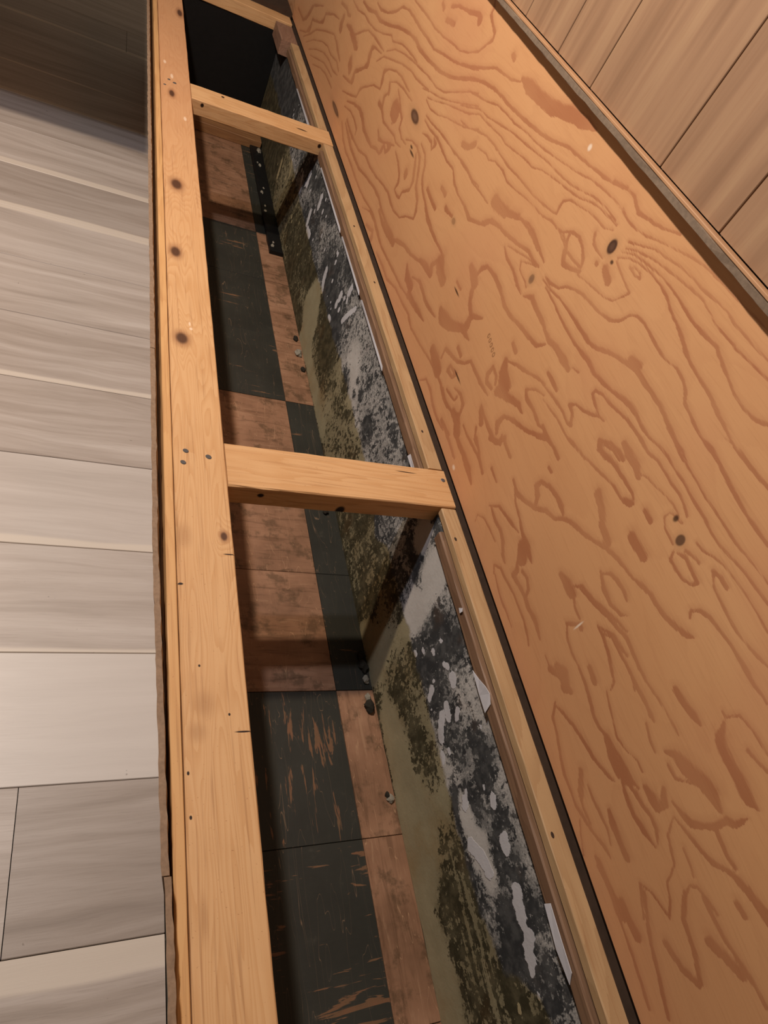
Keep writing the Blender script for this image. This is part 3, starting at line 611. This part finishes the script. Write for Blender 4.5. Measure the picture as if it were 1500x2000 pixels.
# ------------------------------------------------------------------ setting: mouldy masonry wall at the back of the bench
# mould, clean patches and standing paint chips on the wall: "strength along mm, height mm, half width 0.1 mm"
MOLD = [
    "1.0 556,209,317 530,218,277 505,237,209 486,267,186",
    "1.0 476,262,244 468,237,246",
    ".9 455,260,192 429,275,221 407,272,247",
    ".85 401,241,218 370,261,223 343,274,230",
    ".95 344,326,172 317,343,214 292,321,203",
    "1.0 279,264,139 250,273,141 234,272,147",
    "1.1 288,221,73 262,211,73",
    ".85 226,330,235 203,332,232",
    ".9 191,310,233 159,328,226",
    ".7 390,290,145 365,308,102 375,326,154",
    ".6 431,332,135 410,338,133",
    ".95 533,92,231 500,112,232 461,131,237 431,143,260 395,146,287 368,132,285",
    ".62 622,67,302 576,108,277 535,153,254",
    ".7 377,77,185 354,81,183",
    ".7 479,15,115 444,4,114",
    ".65 236,141,168 215,144,155 202,113,116",
    ".85 239,207,104 210,204,103 175,197,102",
    ".95 464,394,93 391,406,91 293,406,89 203,396,86 152,392,84",
    ".75 588,23,107 522,10,105 446,-2,103 375,-18,100 304,-24,97",
    "1.0 166,110,273 144,119,283 127,89,207",
    ".6 220,129,175 199,139,172",
    ".85 188,195,425 135,185,416 93,181,379 59,142,325",
    ".9 78,124,373 40,132,373 2,120,359",
    ".7 104,233,245 49,210,231 14,181,213",
    ".95 160,309,260 131,317,255",
    ".9 101,347,147 76,359,152 66,334,100",
    "1.1 82,288,251 58,274,259 22,261,262",
    ".95 8,300,384 -20,319,375 -32,275,224",
    "1.0 7,240,349 -39,253,336",
    ".6 44,358,294 16,369,286",
    "1.0 13,390,96 -12,392,95",
    ".8 167,232,131 147,230,130",
    ".82 1043,11,822 952,34,839 877,40,923 816,31,700 764,82,450",
    ".82 930,163,791 879,138,633 803,172,487 731,194,493",
    ".95 983,111,382 944,112,376",
    "1.1 776,296,160 732,303,157",
    ".75 876,235,253 831,237,248",
    "1.0 703,287,131 682,291,130",
    ".8 658,299,128 638,302,126",
    ".9 681,193,130 672,192,129",
    ".95 589,220,310 579,271,301 569,319,279 528,334,477 528,270,341",
    ".8 570,366,121 564,369,121",
    ".9 608,310,63 603,317,62",
    ".75 572,113,499 529,130,468 493,148,437",
    ".5 648,95,216 603,152,206",
    "1.0 975,-20,144 945,-12,142",
    "1.0 2232,-18,525 2103,7,620 2011,-4,756",
    "1.1 2025,116,343 1915,166,328",
    "1.0 1932,33,240 1861,15,237",
    "1.1 1775,252,807 1740,218,563 1662,238,545 1624,203,769 1609,178,776",
    ".95 1693,355,276 1623,371,249 1547,397,227",
    ".85 1713,178,575 1670,150,466 1727,87,240",
    "1.05 1593,171,354 1531,162,349",
    ".8 1639,69,343 1547,106,338 1469,134,336",
    ".85 1383,129,217 1319,150,173 1268,189,145",
    ".72 1343,60,394 1248,117,383 1171,158,378",
    "1.0 1176,254,235 1160,239,235",
    ".9 1066,348,127 1031,348,125",
    "1.15 1398,218,160 1366,203,160",
    ".95 1328,258,60 1319,262,59",
    ".9 1273,315,126 1266,311,126",
    "1.2 1313,231,52 1306,231,52",
    "1.2 1281,261,56 1273,259,56",
    "1.0 1114,357,41 1107,360,41",
    ".9 976,372,165 934,383,161",
    "1.0 1387,405,127 1303,404,121 1204,406,121 1166,399,133",
    ".54 1517,273,635 1386,305,583 1259,343,535",
    ".56 1132,280,594 1062,278,579",
    ".95 2346,295,347 2202,336,279 2175,372,522",
    "1.0 2295,109,639 2129,152,1353 2175,61,1049",
    "1.0 2082,332,286 1960,368,273",
    ".7 2375,-5,499 2266,-22,488",
    ".95 3084,0,474 2942,-19,462",
    ".6 2782,109,1454 2570,94,1311 2417,98,1165",
    ".9 2453,285,335 2307,331,318",
]
CLEAN = [
    ".6 491,46,380 441,46,369 378,48,356",
    ".6 324,66,563 272,49,554 217,52,526",
    ".5 262,237,185 228,244,166 204,263,142",
    ".6 226,38,332 171,9,345 98,29,308 31,47,307 -19,30,292",
    ".5 193,237,182 157,259,176",
    ".6 719,14,234 650,70,359 627,15,328",
    ".5 678,371,293 664,302,318 634,229,340",
    ".6 771,359,221 763,326,224",
    "1.2 1838,134,508 1789,72,512 1772,33,508",
    ".6 1696,33,190 1610,27,182 1491,25,172 1380,23,167",
    ".3 1406,269,367 1332,227,364",
]
CHIPS = [
    "504,294,60 493,305,60",
    "470,310,119 461,309,119",
    "483,235,74 471,218,74",
    "435,266,100 424,265,100",
    "425,244,102 413,235,103 390,222,104",
    "412,298,76 402,288,76",
    "362,212,90 353,205,90",
    "364,237,50 357,236,50",
    "416,266,84 411,263,84",
    "252,328,83 240,323,83",
    "272,247,99 265,243,99",
    "188,327,98 175,321,98",
    "363,349,35 360,350,35",
    "275,312,32 270,311,32",
    "287,258,31 279,256,31",
    "511,200,31 508,201,31",
    "452,213,34 449,214,34",
    "115,320,186 98,314,188 81,312,187",
    "72,312,87 67,313,86",
    "55,324,97 42,306,117 27,305,131",
    "20,303,69 12,300,69",
    "-14,301,35 -19,300,35",
    "-22,245,44 -29,243,44",
    "185,323,118 175,322,117",
    "204,229,131 181,249,141 157,259,152",
    "1834,255,141 1827,228,148 1805,204,145",
    "1656,296,118 1654,282,118",
    "1610,333,103 1605,355,102",
    "1573,267,96 1552,306,90 1528,342,84",
    "1659,263,111 1656,257,111",
    "1672,206,77 1654,207,76",
    "548,304,45 544,308,44",
    "564,239,54 559,240,54",
    "544,272,62 538,273,62",
    "573,208,56 568,209,56",
    "2116,337,431 2112,307,434",
    "2172,253,310 2162,218,313",
    "2139,209,116 2097,212,114",
    "2313,313,272 2307,279,275",
    "2579,221,328 2552,187,329",
    "2717,150,357 2710,95,361",
    "2387,258,238 2362,226,239",
    "2830,57,363 2818,10,366",
]
def strokes(lines, YY, ZZ, Y, Z, fn, reach, valued):
    """run fn over the window of the (Y, Z) grid round every stroke segment"""
    import numpy as np
    for line in lines:
        q = line.split(); v = float(q.pop(0)) if valued else 1.0; p = [tuple(float(x) for x in k.split(',')) for k in q]
        for k in range(len(p) - 1):
            (y0, z0, w0), (y1, z1, w1) = p[k], p[k + 1]; y0, z0, y1, z1, w0, w1 = y0 / 1e3, z0 / 1e3, y1 / 1e3, z1 / 1e3, w0 / 1e4, w1 / 1e4
            m = reach * max(w0, w1); a, b = np.searchsorted(Y, (min(y0, y1) - m, max(y0, y1) + m)); c, d = np.searchsorted(Z, (min(z0, z1) - m, max(z0, z1) + m))
            if a >= b or c >= d: continue
            gy, gz = YY[a:b, c:d], ZZ[a:b, c:d]; ey, ez = y1 - y0, z1 - z0
            t = np.clip(((gy - y0) * ey + (gz - z0) * ez) / (ey * ey + ez * ez + 1e-12), 0, 1)
            fn((slice(a, b), slice(c, d)), np.hypot(gy - y0 - t * ey, gz - z0 - t * ez), w0 + (w1 - w0) * t, v)
def wall_mesh():
    import numpy as np
    Y = np.concatenate(([-0.9, -0.6, -0.4, -0.25], np.arange(-0.15, 3.3, 0.005), [3.45, 3.6])); Z = np.linspace(-0.004, 0.41, 84)
    ny, nz = len(Y), len(Z); YY, ZZ = np.meshgrid(Y, Z, indexing='ij')
    M = 0.36 + 0.16 * np.clip((ZZ - 0.2) / 0.03, 0, 1) + 0.12 * np.clip((YY - 0.6) / 0.2, 0, 1); CL = np.zeros((ny, nz)); Q = np.full((ny, nz), 3.0)
    M[YY > 1.9] = 0.66; M[(YY < 0.1) & (ZZ > 0.1)] = 0.55
    def f_dark(w, d, r, v): M[w] = np.maximum(M[w], v * np.clip(1.0 - (d - 0.55 * r) / (2.6 * r + 0.02), 0, 1))
    def f_clean(w, d, r, v): CL[w] = np.maximum(CL[w], v * np.clip(1.0 - (d - 0.7 * r) / (0.8 * r + 0.004), 0, 1))
    def f_chip(w, d, r, v): r = np.minimum(r, 0.013); Q[w] = np.minimum(Q[w], (d - r) / np.sqrt(r * 0.006))
    strokes(MOLD, YY, ZZ, Y, Z, f_dark, 4.5, True); strokes(CLEAN, YY, ZZ, Y, Z, f_clean, 2.0, True); strokes(CHIPS, YY, ZZ, Y, Z, f_chip, 3.0, False)
    M += np.clip((ZZ - 0.375) / 0.03, 0, 1) * 0.35 + np.clip((0.012 - ZZ) / 0.012, 0, 1) * 0.4 + np.clip((YY - 2.65) / 0.3, 0, 1) * 1.2  # denser at top and foot; far-end term paints the cavity's shade as mould
    M = np.clip(M - CL, 0.0, 1.7)
    G = lambda y, z, ry, rz: np.exp(-((YY - y) / ry) ** 2 - ((ZZ - z) / rz) ** 2)
    P = 0.5 + (ZZ - 0.204) / 0.09 - 1.4 * G(0.83, 0.34, 0.07, 0.06) + 0.7 * G(0.90, 0.24, 0.035, 0.10) - 1.2 * G(-0.06, 0.31, 0.10, 0.10) - np.clip((YY - 2.3) / 0.5, 0, 1) * 0.35
    C = np.zeros((ny, nz))
    for y, z, ry, rz, w in [(0.50, 0.28, 0.10, 0.07, 0.7), (0.40, 0.24, 0.08, 0.05, 0.6), (1.65, 0.29, 0.14, 0.09, 1.0), (1.82, 0.30, 0.14, 0.1, 1.0), (2.05, 0.30, 0.2, 0.1, 1.0), (2.35, 0.22, 0.3, 0.2, 1.0), (2.65, 0.22, 0.25, 0.2, 1.0)]: C = np.maximum(C, w * G(y, z, ry, rz))
    S = np.maximum(G(0.08, 0.17, 0.13, 0.05), 0.5 * G(-0.05, 0.12, 0.12, 0.06))
    bumpy = [[0.0016 * mnoise.noise(Vector((0, y * 14, z * 14))) for z in Z] for y in Y]
    V = np.stack([np.array(bumpy), YY - 1.35, ZZ], -1).reshape(-1, 3).tolist(); n = len(V)
    F = [(i * nz + j, i * nz + j + 1, (i + 1) * nz + j + 1, (i + 1) * nz + j) for i in range(ny - 1) for j in range(nz - 1)]
    a, b, c, d = 0, nz - 1, ny * nz - 1, (ny - 1) * nz; V += [(0.12, V[k][1], V[k][2]) for k in (a, b, c, d)]
    F += [(n + 3, n + 2, n + 1, n), tuple(range(0, nz))[::-1] + (n, n + 1), tuple(range(d, d + nz)) + (n + 2, n + 3)]
    F += [tuple(i * nz for i in range(ny)) + (n + 3, n), tuple(i * nz + nz - 1 for i in range(ny))[::-1] + (n + 1, n + 2)]
    me = bpy.data.meshes.new('wall_back'); me.from_pydata(V, [], F)
    for nm, arr in (('paint', np.clip(P, 0, 1)), ('mold', M), ('chip', C), ('streak', S), ('flake', Q)):
        at = me.attributes.new(nm, 'FLOAT', 'POINT'); at.data.foreach_set('value', np.concatenate((arr.ravel(), np.zeros(4))).astype(np.float32))
    return me
wb = link('wall_back', wall_mesh(), M_MOLD, None, (0.7025, 1.35, 0.0)); smooth(wb.data)
tag(wb, 'low masonry wall with black mold and flaking white paint under the bench', 'wall', kind='structure')

# ------------------------------------------------------------------ setting: panelled wall and its bottom trim
wr = box('wall_right', (0.7435, -0.9, 1.088), (0.86, 3.6, 2.3), M_GROOVE); tag(wr, 'tan grooved wood wall panelling above the plywood', 'wall', kind='structure')
GY = [-0.9, -0.62, -0.38, -0.22, 0.02, 0.20, 0.42, 0.55, 0.707, 0.879, 1.144, 1.294, 1.47, 1.66, 1.92, 2.08, 2.3, 2.5, 2.7, 2.95, 3.2, 3.6]
for i in range(len(GY) - 1):
    board('panel_board', 'Z', (0.7385, GY[i] + 0.0013, 1.094), (0.7435, GY[i + 1] - 0.0013, 2.3), M_PANEL, wr, 0.0010, 9, 0)
M_TRIM = lumber('tan_trim', 'Y', srgb(184, 142, 104), srgb(170, 128, 94), srgb(130, 94, 66), ctr((0.722, -0.9, 1.079), (0.7435, 3.6, 1.092)))
tr = empty('trim_1', (0.733, 1.35, 1.079)); tag(tr, 'thin sawn strip along the bottom of the wall panelling', 'trim', kind='structure')
board('sawn_edge', 'Y', (0.7225, -0.9, 1.0785), (0.7425, 3.6, 1.0875), M_TRIMEDGE, tr, 0.0006, 0.03, 0.0006, seed=3)
board('trim_cap', 'Y', (0.7235, -0.9, 1.0877), (0.7383, 3.6, 1.0925), M_TRIM, tr, 0.001, 0.1, 0.0002, seed=4)

# ------------------------------------------------------------------ plywood board standing on the back of the bench
pl = link('plywood_board', ply_mesh(), M_PLY, None, PLYC)
tag(pl, 'large raw orange plywood board with wavy fir grain and dark knots against the wall', 'plywood board')

# ------------------------------------------------------------------ the opened bench
bench = empty('storage_bench', (0.44, 1.35, 0.0)); tag(bench, 'built-in wooden storage bench frame with its seat removed, open to the tiles', 'bench')
ZR = 0.437
LT, MD, DK = srgb(214, 172, 124), srgb(198, 150, 100), srgb(146, 98, 60)
lo, hi = (0.1885, -0.9, ZR - 0.038), (0.276, 3.6, ZR); c0 = ctr(lo, hi)
kn = [((0.218, 1.718, ZR), (0.012, 0.022, 0.01)), ((0.208, 1.421, ZR), (0.010, 0.018, 0.01)), ((0.212, 1.125, ZR), (0.011, 0.016, 0.01)), ((0.219, 2.237, ZR), (0.007, 0.02, 0.01)), ((0.262, 2.93, ZR), (0.008, 0.03, 0.01)), ((0.262, 0.652, ZR), (0.005, 0.008, 0.006))]
ck = [((0.268, 0.618, ZR), (0.009, 0.0011, 0.006)), ((0.266, 0.336, ZR), (0.011, 0.0012, 0.006)), ((0.193, 0.287, ZR), (0.0016, 0.0025, 0.004)), ((0.194, 0.235, ZR), (0.0016, 0.0025, 0.004)), ((0.192, 0.56, ZR), (0.004, 0.002, 0.004)), ((0.213, 0.43, ZR), (0.0015, 0.002, 0.004)), ((0.249, 0.36, ZR), (0.0015, 0.002, 0.004))]
sn = [((0.206, 0.338, ZR), (0.010, 0.012, 0.01)), ((0.217, 0.375, ZR), (0.012, 0.016, 0.01)), ((0.2, 0.648, ZR), (0.010, 0.02, 0.01)), ((0.204, 0.13, ZR), (0.004, 0.02, 0.01))]
M_RAIL = lumber('fir_front_rail', 'Y', LT, MD, DK, c0, kn, ck, sn, [((0.203, 2.45, ZR), (0.004, 0.012, 0.004)), ((0.222, 2.36, ZR), (0.004, 0.016, 0.004)), ((0.252, 2.10, ZR), (0.004, 0.012, 0.004)), ((0.229, 1.175, ZR), (0.002, 0.006, 0.004)), ((0.231, 1.160, ZR), (0.003, 0.004, 0.004))], ring=26.0, fade=(-0.2, 1.2, srgb(206, 150, 112)))
rail = board('front_rail', 'Y', lo, hi, M_RAIL, bench, 0.002, 0.04, 0.0004, seed=1)
lo, hi = (0.1725, -0.9, ZR - 0.025), (0.1868, 3.6, ZR - 0.0005)
M_STRIP = lumber('fir_nailing_strip', 'Y', srgb(212, 168, 114), srgb(200, 152, 100), DK, ctr(lo, hi), ring=14.0, seed=4.0)
board('nailing_strip', 'Y', lo, hi, M_STRIP, bench, 0.0012, 0.06, 0.0003, seed=2)
# front panels lean in towards the floor and stand a little proud of the rail
def front_panel(y0, y1, dx, seed):
    ZP = 0.467; n = max(2, int((y1 - y0) / 0.012)); R = random.Random(seed); V, F = [], []
    ym = (y0 + y1) / 2; org = (0.20, ym, 0.0)
    for i in range(n + 1):
        y = y0 + (y1 - y0) * i / n; bow = 0.008 * max(0, min(1, y / 0.61)) + 0.002 * max(0, min(1, (y - 0.61) / 1.4)); a = R.uniform(-0.0007, 0.0007); b = R.uniform(-0.0009, 0.0009); zz = R.uniform(-0.0006, 0.0006)
        xt = 0.1562 - bow + dx
        for (x, z) in ((xt + a, ZP + zz), (xt + 0.0080 + b, ZP - 0.0006 + zz), (0.262, 0.0), (0.252, 0.0)): V.append((x - org[0], y - ym, z))
    for i in range(n):
        for k in range(4): F.append((i * 4 + k, i * 4 + (k + 1) % 4, (i + 1) * 4 + (k + 1) % 4, (i + 1) * 4 + k))
    F += [(0, 1, 2, 3), tuple(n * 4 + k for k in (3, 2, 1, 0))]
    me = bpy.data.meshes.new('front_panel'); me.from_pydata(V, [], F); bm = bmesh.new(); bm.from_mesh(me); bmesh.ops.recalc_face_normals(bm, faces=bm.faces); bm.to_mesh(me); bm.free()
    return link('front_panel', me, M_CORE, bench, org)
front_panel(-0.9, 0.169, 0.003, 1); front_panel(0.1705, 1.04, 0.0, 2); front_panel(1.0415, 2.06, 0.0, 3); front_panel(2.0615, 3.6, 0.0, 4)

# cross braces
def brace(y0, y1, sh, dz, seed, knots=(), cracks=()):
    lo, hi = (0.2768, y0, ZR - 0.046 + dz), (0.7335, y1, ZR + dz); c = ctr(lo, hi)
    m = lumber('fir_cross_brace', 'X', LT, MD, DK, c, knots, cracks, ring=15.0, seed=seed)
    return board('cross_brace', 'X', lo, hi, m, bench, 0.0022, 0.03, 0.0005, shear=lambda s: ((s - lo[0]) / (hi[0] - lo[0]) * sh, 0), seed=seed)
b2 = brace(0.760, 0.858, 0.012, 0.0, 11, cracks=[((0.64, 0.85, ZR), (0.022, 0.0012, 0.004)), ((0.497, 0.765, ZR - 0.04), (0.009, 0.02, 0.012)), ((0.338, 0.76, ZR - 0.018), (0.006, 0.01, 0.005))])
b1 = brace(2.259, 2.360, 0.024, 0.0, 12, cracks=[((0.31, 2.26, ZR - 0.012), (0.005, 0.01, 0.006)), ((0.69, 2.283, ZR - 0.015), (0.006, 0.02, 0.007)), ((0.63, 2.318, ZR), (0.018, 0.004, 0.004)), ((0.375, 2.345, ZR), (0.005, 0.006, 0.004))])
b0 = brace(3.335, 3.425, 0.010, 0.0, 13)
# battens and ledger along the wall
M_BAT = lumber('fir_wall_batten', 'Y', srgb(188, 156, 116), srgb(168, 134, 96), DK, (0.7155, 0, ZR - 0.009), ring=10.0, seed=6.0)
M_LED = lumber('brown_wall_ledger', 'Y', srgb(138, 108, 84), srgb(112, 84, 64), srgb(66, 46, 34), (0.713, 0, 0.401), ring=12.0, seed=2.0)
bats = []
for i, (y0, y1) in enumerate(((-0.9, 0.767), (0.872, 2.276), (2.386, 3.12))):
    bats.append(board('wall_batten', 'Y', (0.6990, y0, ZR - 0.018), (0.7320, y1, ZR - 0.001), M_BAT, bench, 0.0016, 0.05, 0.0004, seed=20 + i))
leds = []
for i, (y0, y1) in enumerate(((-0.9, 0.725), (0.868, 2.270), (2.380, 3.12))):
    leds.append(board('ledger', 'Y', (0.6930, y0, 0.389), (0.7340, y1, 0.4145), M_LED, bench, 0.0025, 0.05, 0.0005, seed=30 + i))
board('gap_shade_strip', 'Y', (0.7345, -0.9, 0.40), (0.7600, 3.6, 0.4270), M_DARKWOOD_SHADE, bench, 0.001, 0.2, 0.0002, seed=40)  # dark strip stands in for the shade in the batten gap
M_BLK = lumber('grey_brown_block', 'Y', srgb(150, 116, 96), srgb(128, 96, 78), srgb(84, 60, 46), (0.70, 3.23, 0.41), seed=8.0)
board('corner_block', 'Y', (0.664, 3.135, ZR - 0.060), (0.7335, 3.333, ZR - 0.006), M_BLK, bench, 0.0015, 0.05, 0.0004, seed=41)
board('bottom_plate', 'X', (0.31, 3.10, 0.0), (0.695, 3.19, 0.038), lumber('brown_bottom_plate', 'X', srgb(150, 108, 70), srgb(120, 82, 52), DK, (0.5, 3.14, 0.02), seed=5.0), bench, 0.002, 0.05, 0.0004, seed=42)
box('cavity_shade_panel', (0.279, 3.345, 0.0), (0.70, 3.36, 0.3905), M_BLACK, bench)  # black sheet painted in for the unlit cavity beyond
box('far_seat_board', (0.16, 3.43, ZR), (0.74, 3.6, ZR + 0.018), M_DARKWOOD_SHADE, bench)

# nails
def disc(name, parent, p, r, h=0.0008, normal=(0, 0, 1), mat=M_NAIL, rz=0.0, sy=1.0):
    bm = bmesh.new(); bmesh.ops.create_cone(bm, segments=14, radius1=r, radius2=r * 0.8, depth=h, cap_ends=True)
    for v in bm.verts: v.co.y *= sy
    bmesh.ops.rotate(bm, verts=bm.verts, matrix=Matrix.Rotation(rz, 3, 'Z'))
    me = bpy.data.meshes.new(name); bm.to_mesh(me); bm.free()
    o = bpy.data.objects.new(name, me); me.materials.append(mat); COL.objects.link(o); o.parent = parent
    o.location = Vector(p) - parent.location - (parent.parent.location if parent.parent else Vector()); return o
for (x, y, r) in [(0.204, 0.799, 0.0052), (0.209, 0.826, 0.0052), (0.247, 0.819, 0.0056), (0.200, 2.281, 0.005), (0.213, 2.328, 0.005), (0.229, 2.317, 0.006)]: disc('nail', rail, (x, y, ZR + 0.0004), r, rz=y * 3, sy=0.85)
disc('nail', b2, (0.724, 0.842, ZR + 0.0004), 0.005); 
for i, (x, y) in enumerate([(0.708, 0.163), (0.708, 0.693), (0.713, 0.979), (0.718, 1.523), (0.712, 1.79)]): disc('nail', bats[0 if y < 0.75 else 1], (x, y, ZR - 0.0008), 0.0028, mat=M_DARKWOOD_SHADE, sy=1.7)
# flakes of white paint hanging from the ledger
def flake(parent, pts, x):
    bm = bmesh.new(); ym = sum(p[0] for p in pts) / len(pts); zm = sum(p[1] for p in pts) / len(pts)
    vs = [bm.verts.new((0.0012 * math.sin(i * 2.1), y - ym, z - zm)) for i, (y, z) in enumerate(pts)]; f = bm.faces.new(vs)
    bmesh.ops.triangulate(bm, faces=[f]); r = bmesh.ops.extrude_face_region(bm, geom=list(bm.faces)); bmesh.ops.translate(bm, verts=[g for g in r['geom'] if isinstance(g, bmesh.types.BMVert)], vec=(-0.001, 0, 0))
    bmesh.ops.recalc_face_normals(bm, faces=bm.faces)
    me = bpy.data.meshes.new('paint_flake'); bm.to_mesh(me); bm.free(); me.materials.append(M_WHITE); o = bpy.data.objects.new('paint_flake', me); COL.objects.link(o); o.parent = parent
    o.location = Vector((x, ym, zm)) - parent.location - parent.parent.location; o['label'] = 'peeling white paint flake'; return o
flake(leds[0], [(0.445, 0.390), (0.425, 0.398), (0.405, 0.412), (0.390, 0.416), (0.375, 0.408), (0.368, 0.390), (0.40, 0.388)], 0.6915)
flake(leds[0], [(0.085, 0.392), (0.083, 0.404), (0.04, 0.406), (0.0, 0.405), (-0.012, 0.392), (0.03, 0.389)], 0.6915)
flake(leds[1], [(0.945, 0.390), (0.942, 0.400), (0.90, 0.401), (0.88, 0.398), (0.878, 0.389)], 0.6915)
for a_, b_ in ((1.22, 1.50), (1.52, 1.80), (1.82, 2.20)): flake(leds[1], [(a_, 0.3895), (a_ + 0.01, 0.3960), ((a_ + b_) / 2, 0.3985), (b_ - 0.01, 0.3965), (b_, 0.3895)], 0.6922)
flake(leds[2], [(2.42, 0.390), (2.43, 0.401), (2.6, 0.400), (2.78, 0.397), (2.80, 0.390)], 0.6922)
flake(leds[0], [(0.56, 0.405), (0.555, 0.413), (0.548, 0.412), (0.55, 0.403)], 0.6915)

# ------------------------------------------------------------------ black cove base left on the far part of the wall
bb = board('baseboard_right', 'Y', (0.650, 2.290, 0.0), (0.7015, 3.10, 0.016), M_BLACK, None, 0.005, 0.04, 0.0012, seed=50)
tag(bb, 'black crumbling cove base along the foot of the moldy wall', 'baseboard', kind='structure')
# ------------------------------------------------------------------ crumbs along the foot of the wall
G1 = 'crumbs fallen along the foot of the moldy wall'
for i, (x, y, r, m) in enumerate([(0.690, 0.612, 0.008, 0), (0.686, 0.572, 0.007, 0), (0.684, 0.548, 0.012, 1), (0.689, 0.645, 0.012, 1), (0.688, 0.67, 0.010, 1), (0.690, 0.353, 0.007, 0), (0.686, 0.36, 0.006, 1), (0.685, 1.735, 0.012, 0), (0.686, 1.81, 0.009, 1), (0.690, 1.66, 0.008, 1), (0.672, 1.09, 0.007, 1)]):
    o = lump('mortar_crumb' if m else 'plaster_crumb', (M_CRUMB, M_CRUMBD)[m], (x, y, r * 0.55), (r, r * 1.25, r * 0.75), i)
    tag(o, 'dark mortar crumb at the foot of the moldy wall' if m else 'pale plaster crumb at the foot of the moldy wall', 'crumb', ('dark ' if m else 'pale ') + G1)
for i, (x, y, r) in enumerate([(0.662, 2.32, 0.009), (0.668, 2.345, 0.006), (0.660, 2.56, 0.008), (0.664, 2.60, 0.006), (0.661, 2.70, 0.010), (0.672, 2.74, 0.006), (0.676, 2.93, 0.009), (0.668, 2.95, 0.006), (0.685, 3.06, 0.016)]):
    o = lump('plaster_crumb', M_CRUMB, (x, y, 0.016 + r * 0.22), (r * 0.62, r * 1.1, r * 0.4), 30 + i)
    tag(o, 'pale plaster crumb lying on the black cove base', 'crumb', 'pale crumbs on the black cove base')

# ------------------------------------------------------------------ unseen side table, added only to shade the far floor
tb = empty('added_shade_table', (-0.62, 3.05, ZT)); tag(tb, 'unseen side table added to shade the far plank floor', 'table')
M_TAB = lumber('added_table_wood', 'X', srgb(150, 110, 74), srgb(126, 88, 56), DK, (-0.62, 3.05, 0.7))
board('shade_table_top', 'X', (-1.25, 2.36, 0.722), (0.005, 3.70, 0.75), M_TAB, tb, 0.003, 0.2, 0)
for x in (-1.2, -0.56):
    for y in (2.42, 3.61): board('shade_table_leg', 'Z', (x, y, ZT), (x + 0.05, y + 0.05, 0.722), M_TAB, tb, 0.003, 0.2, 0)
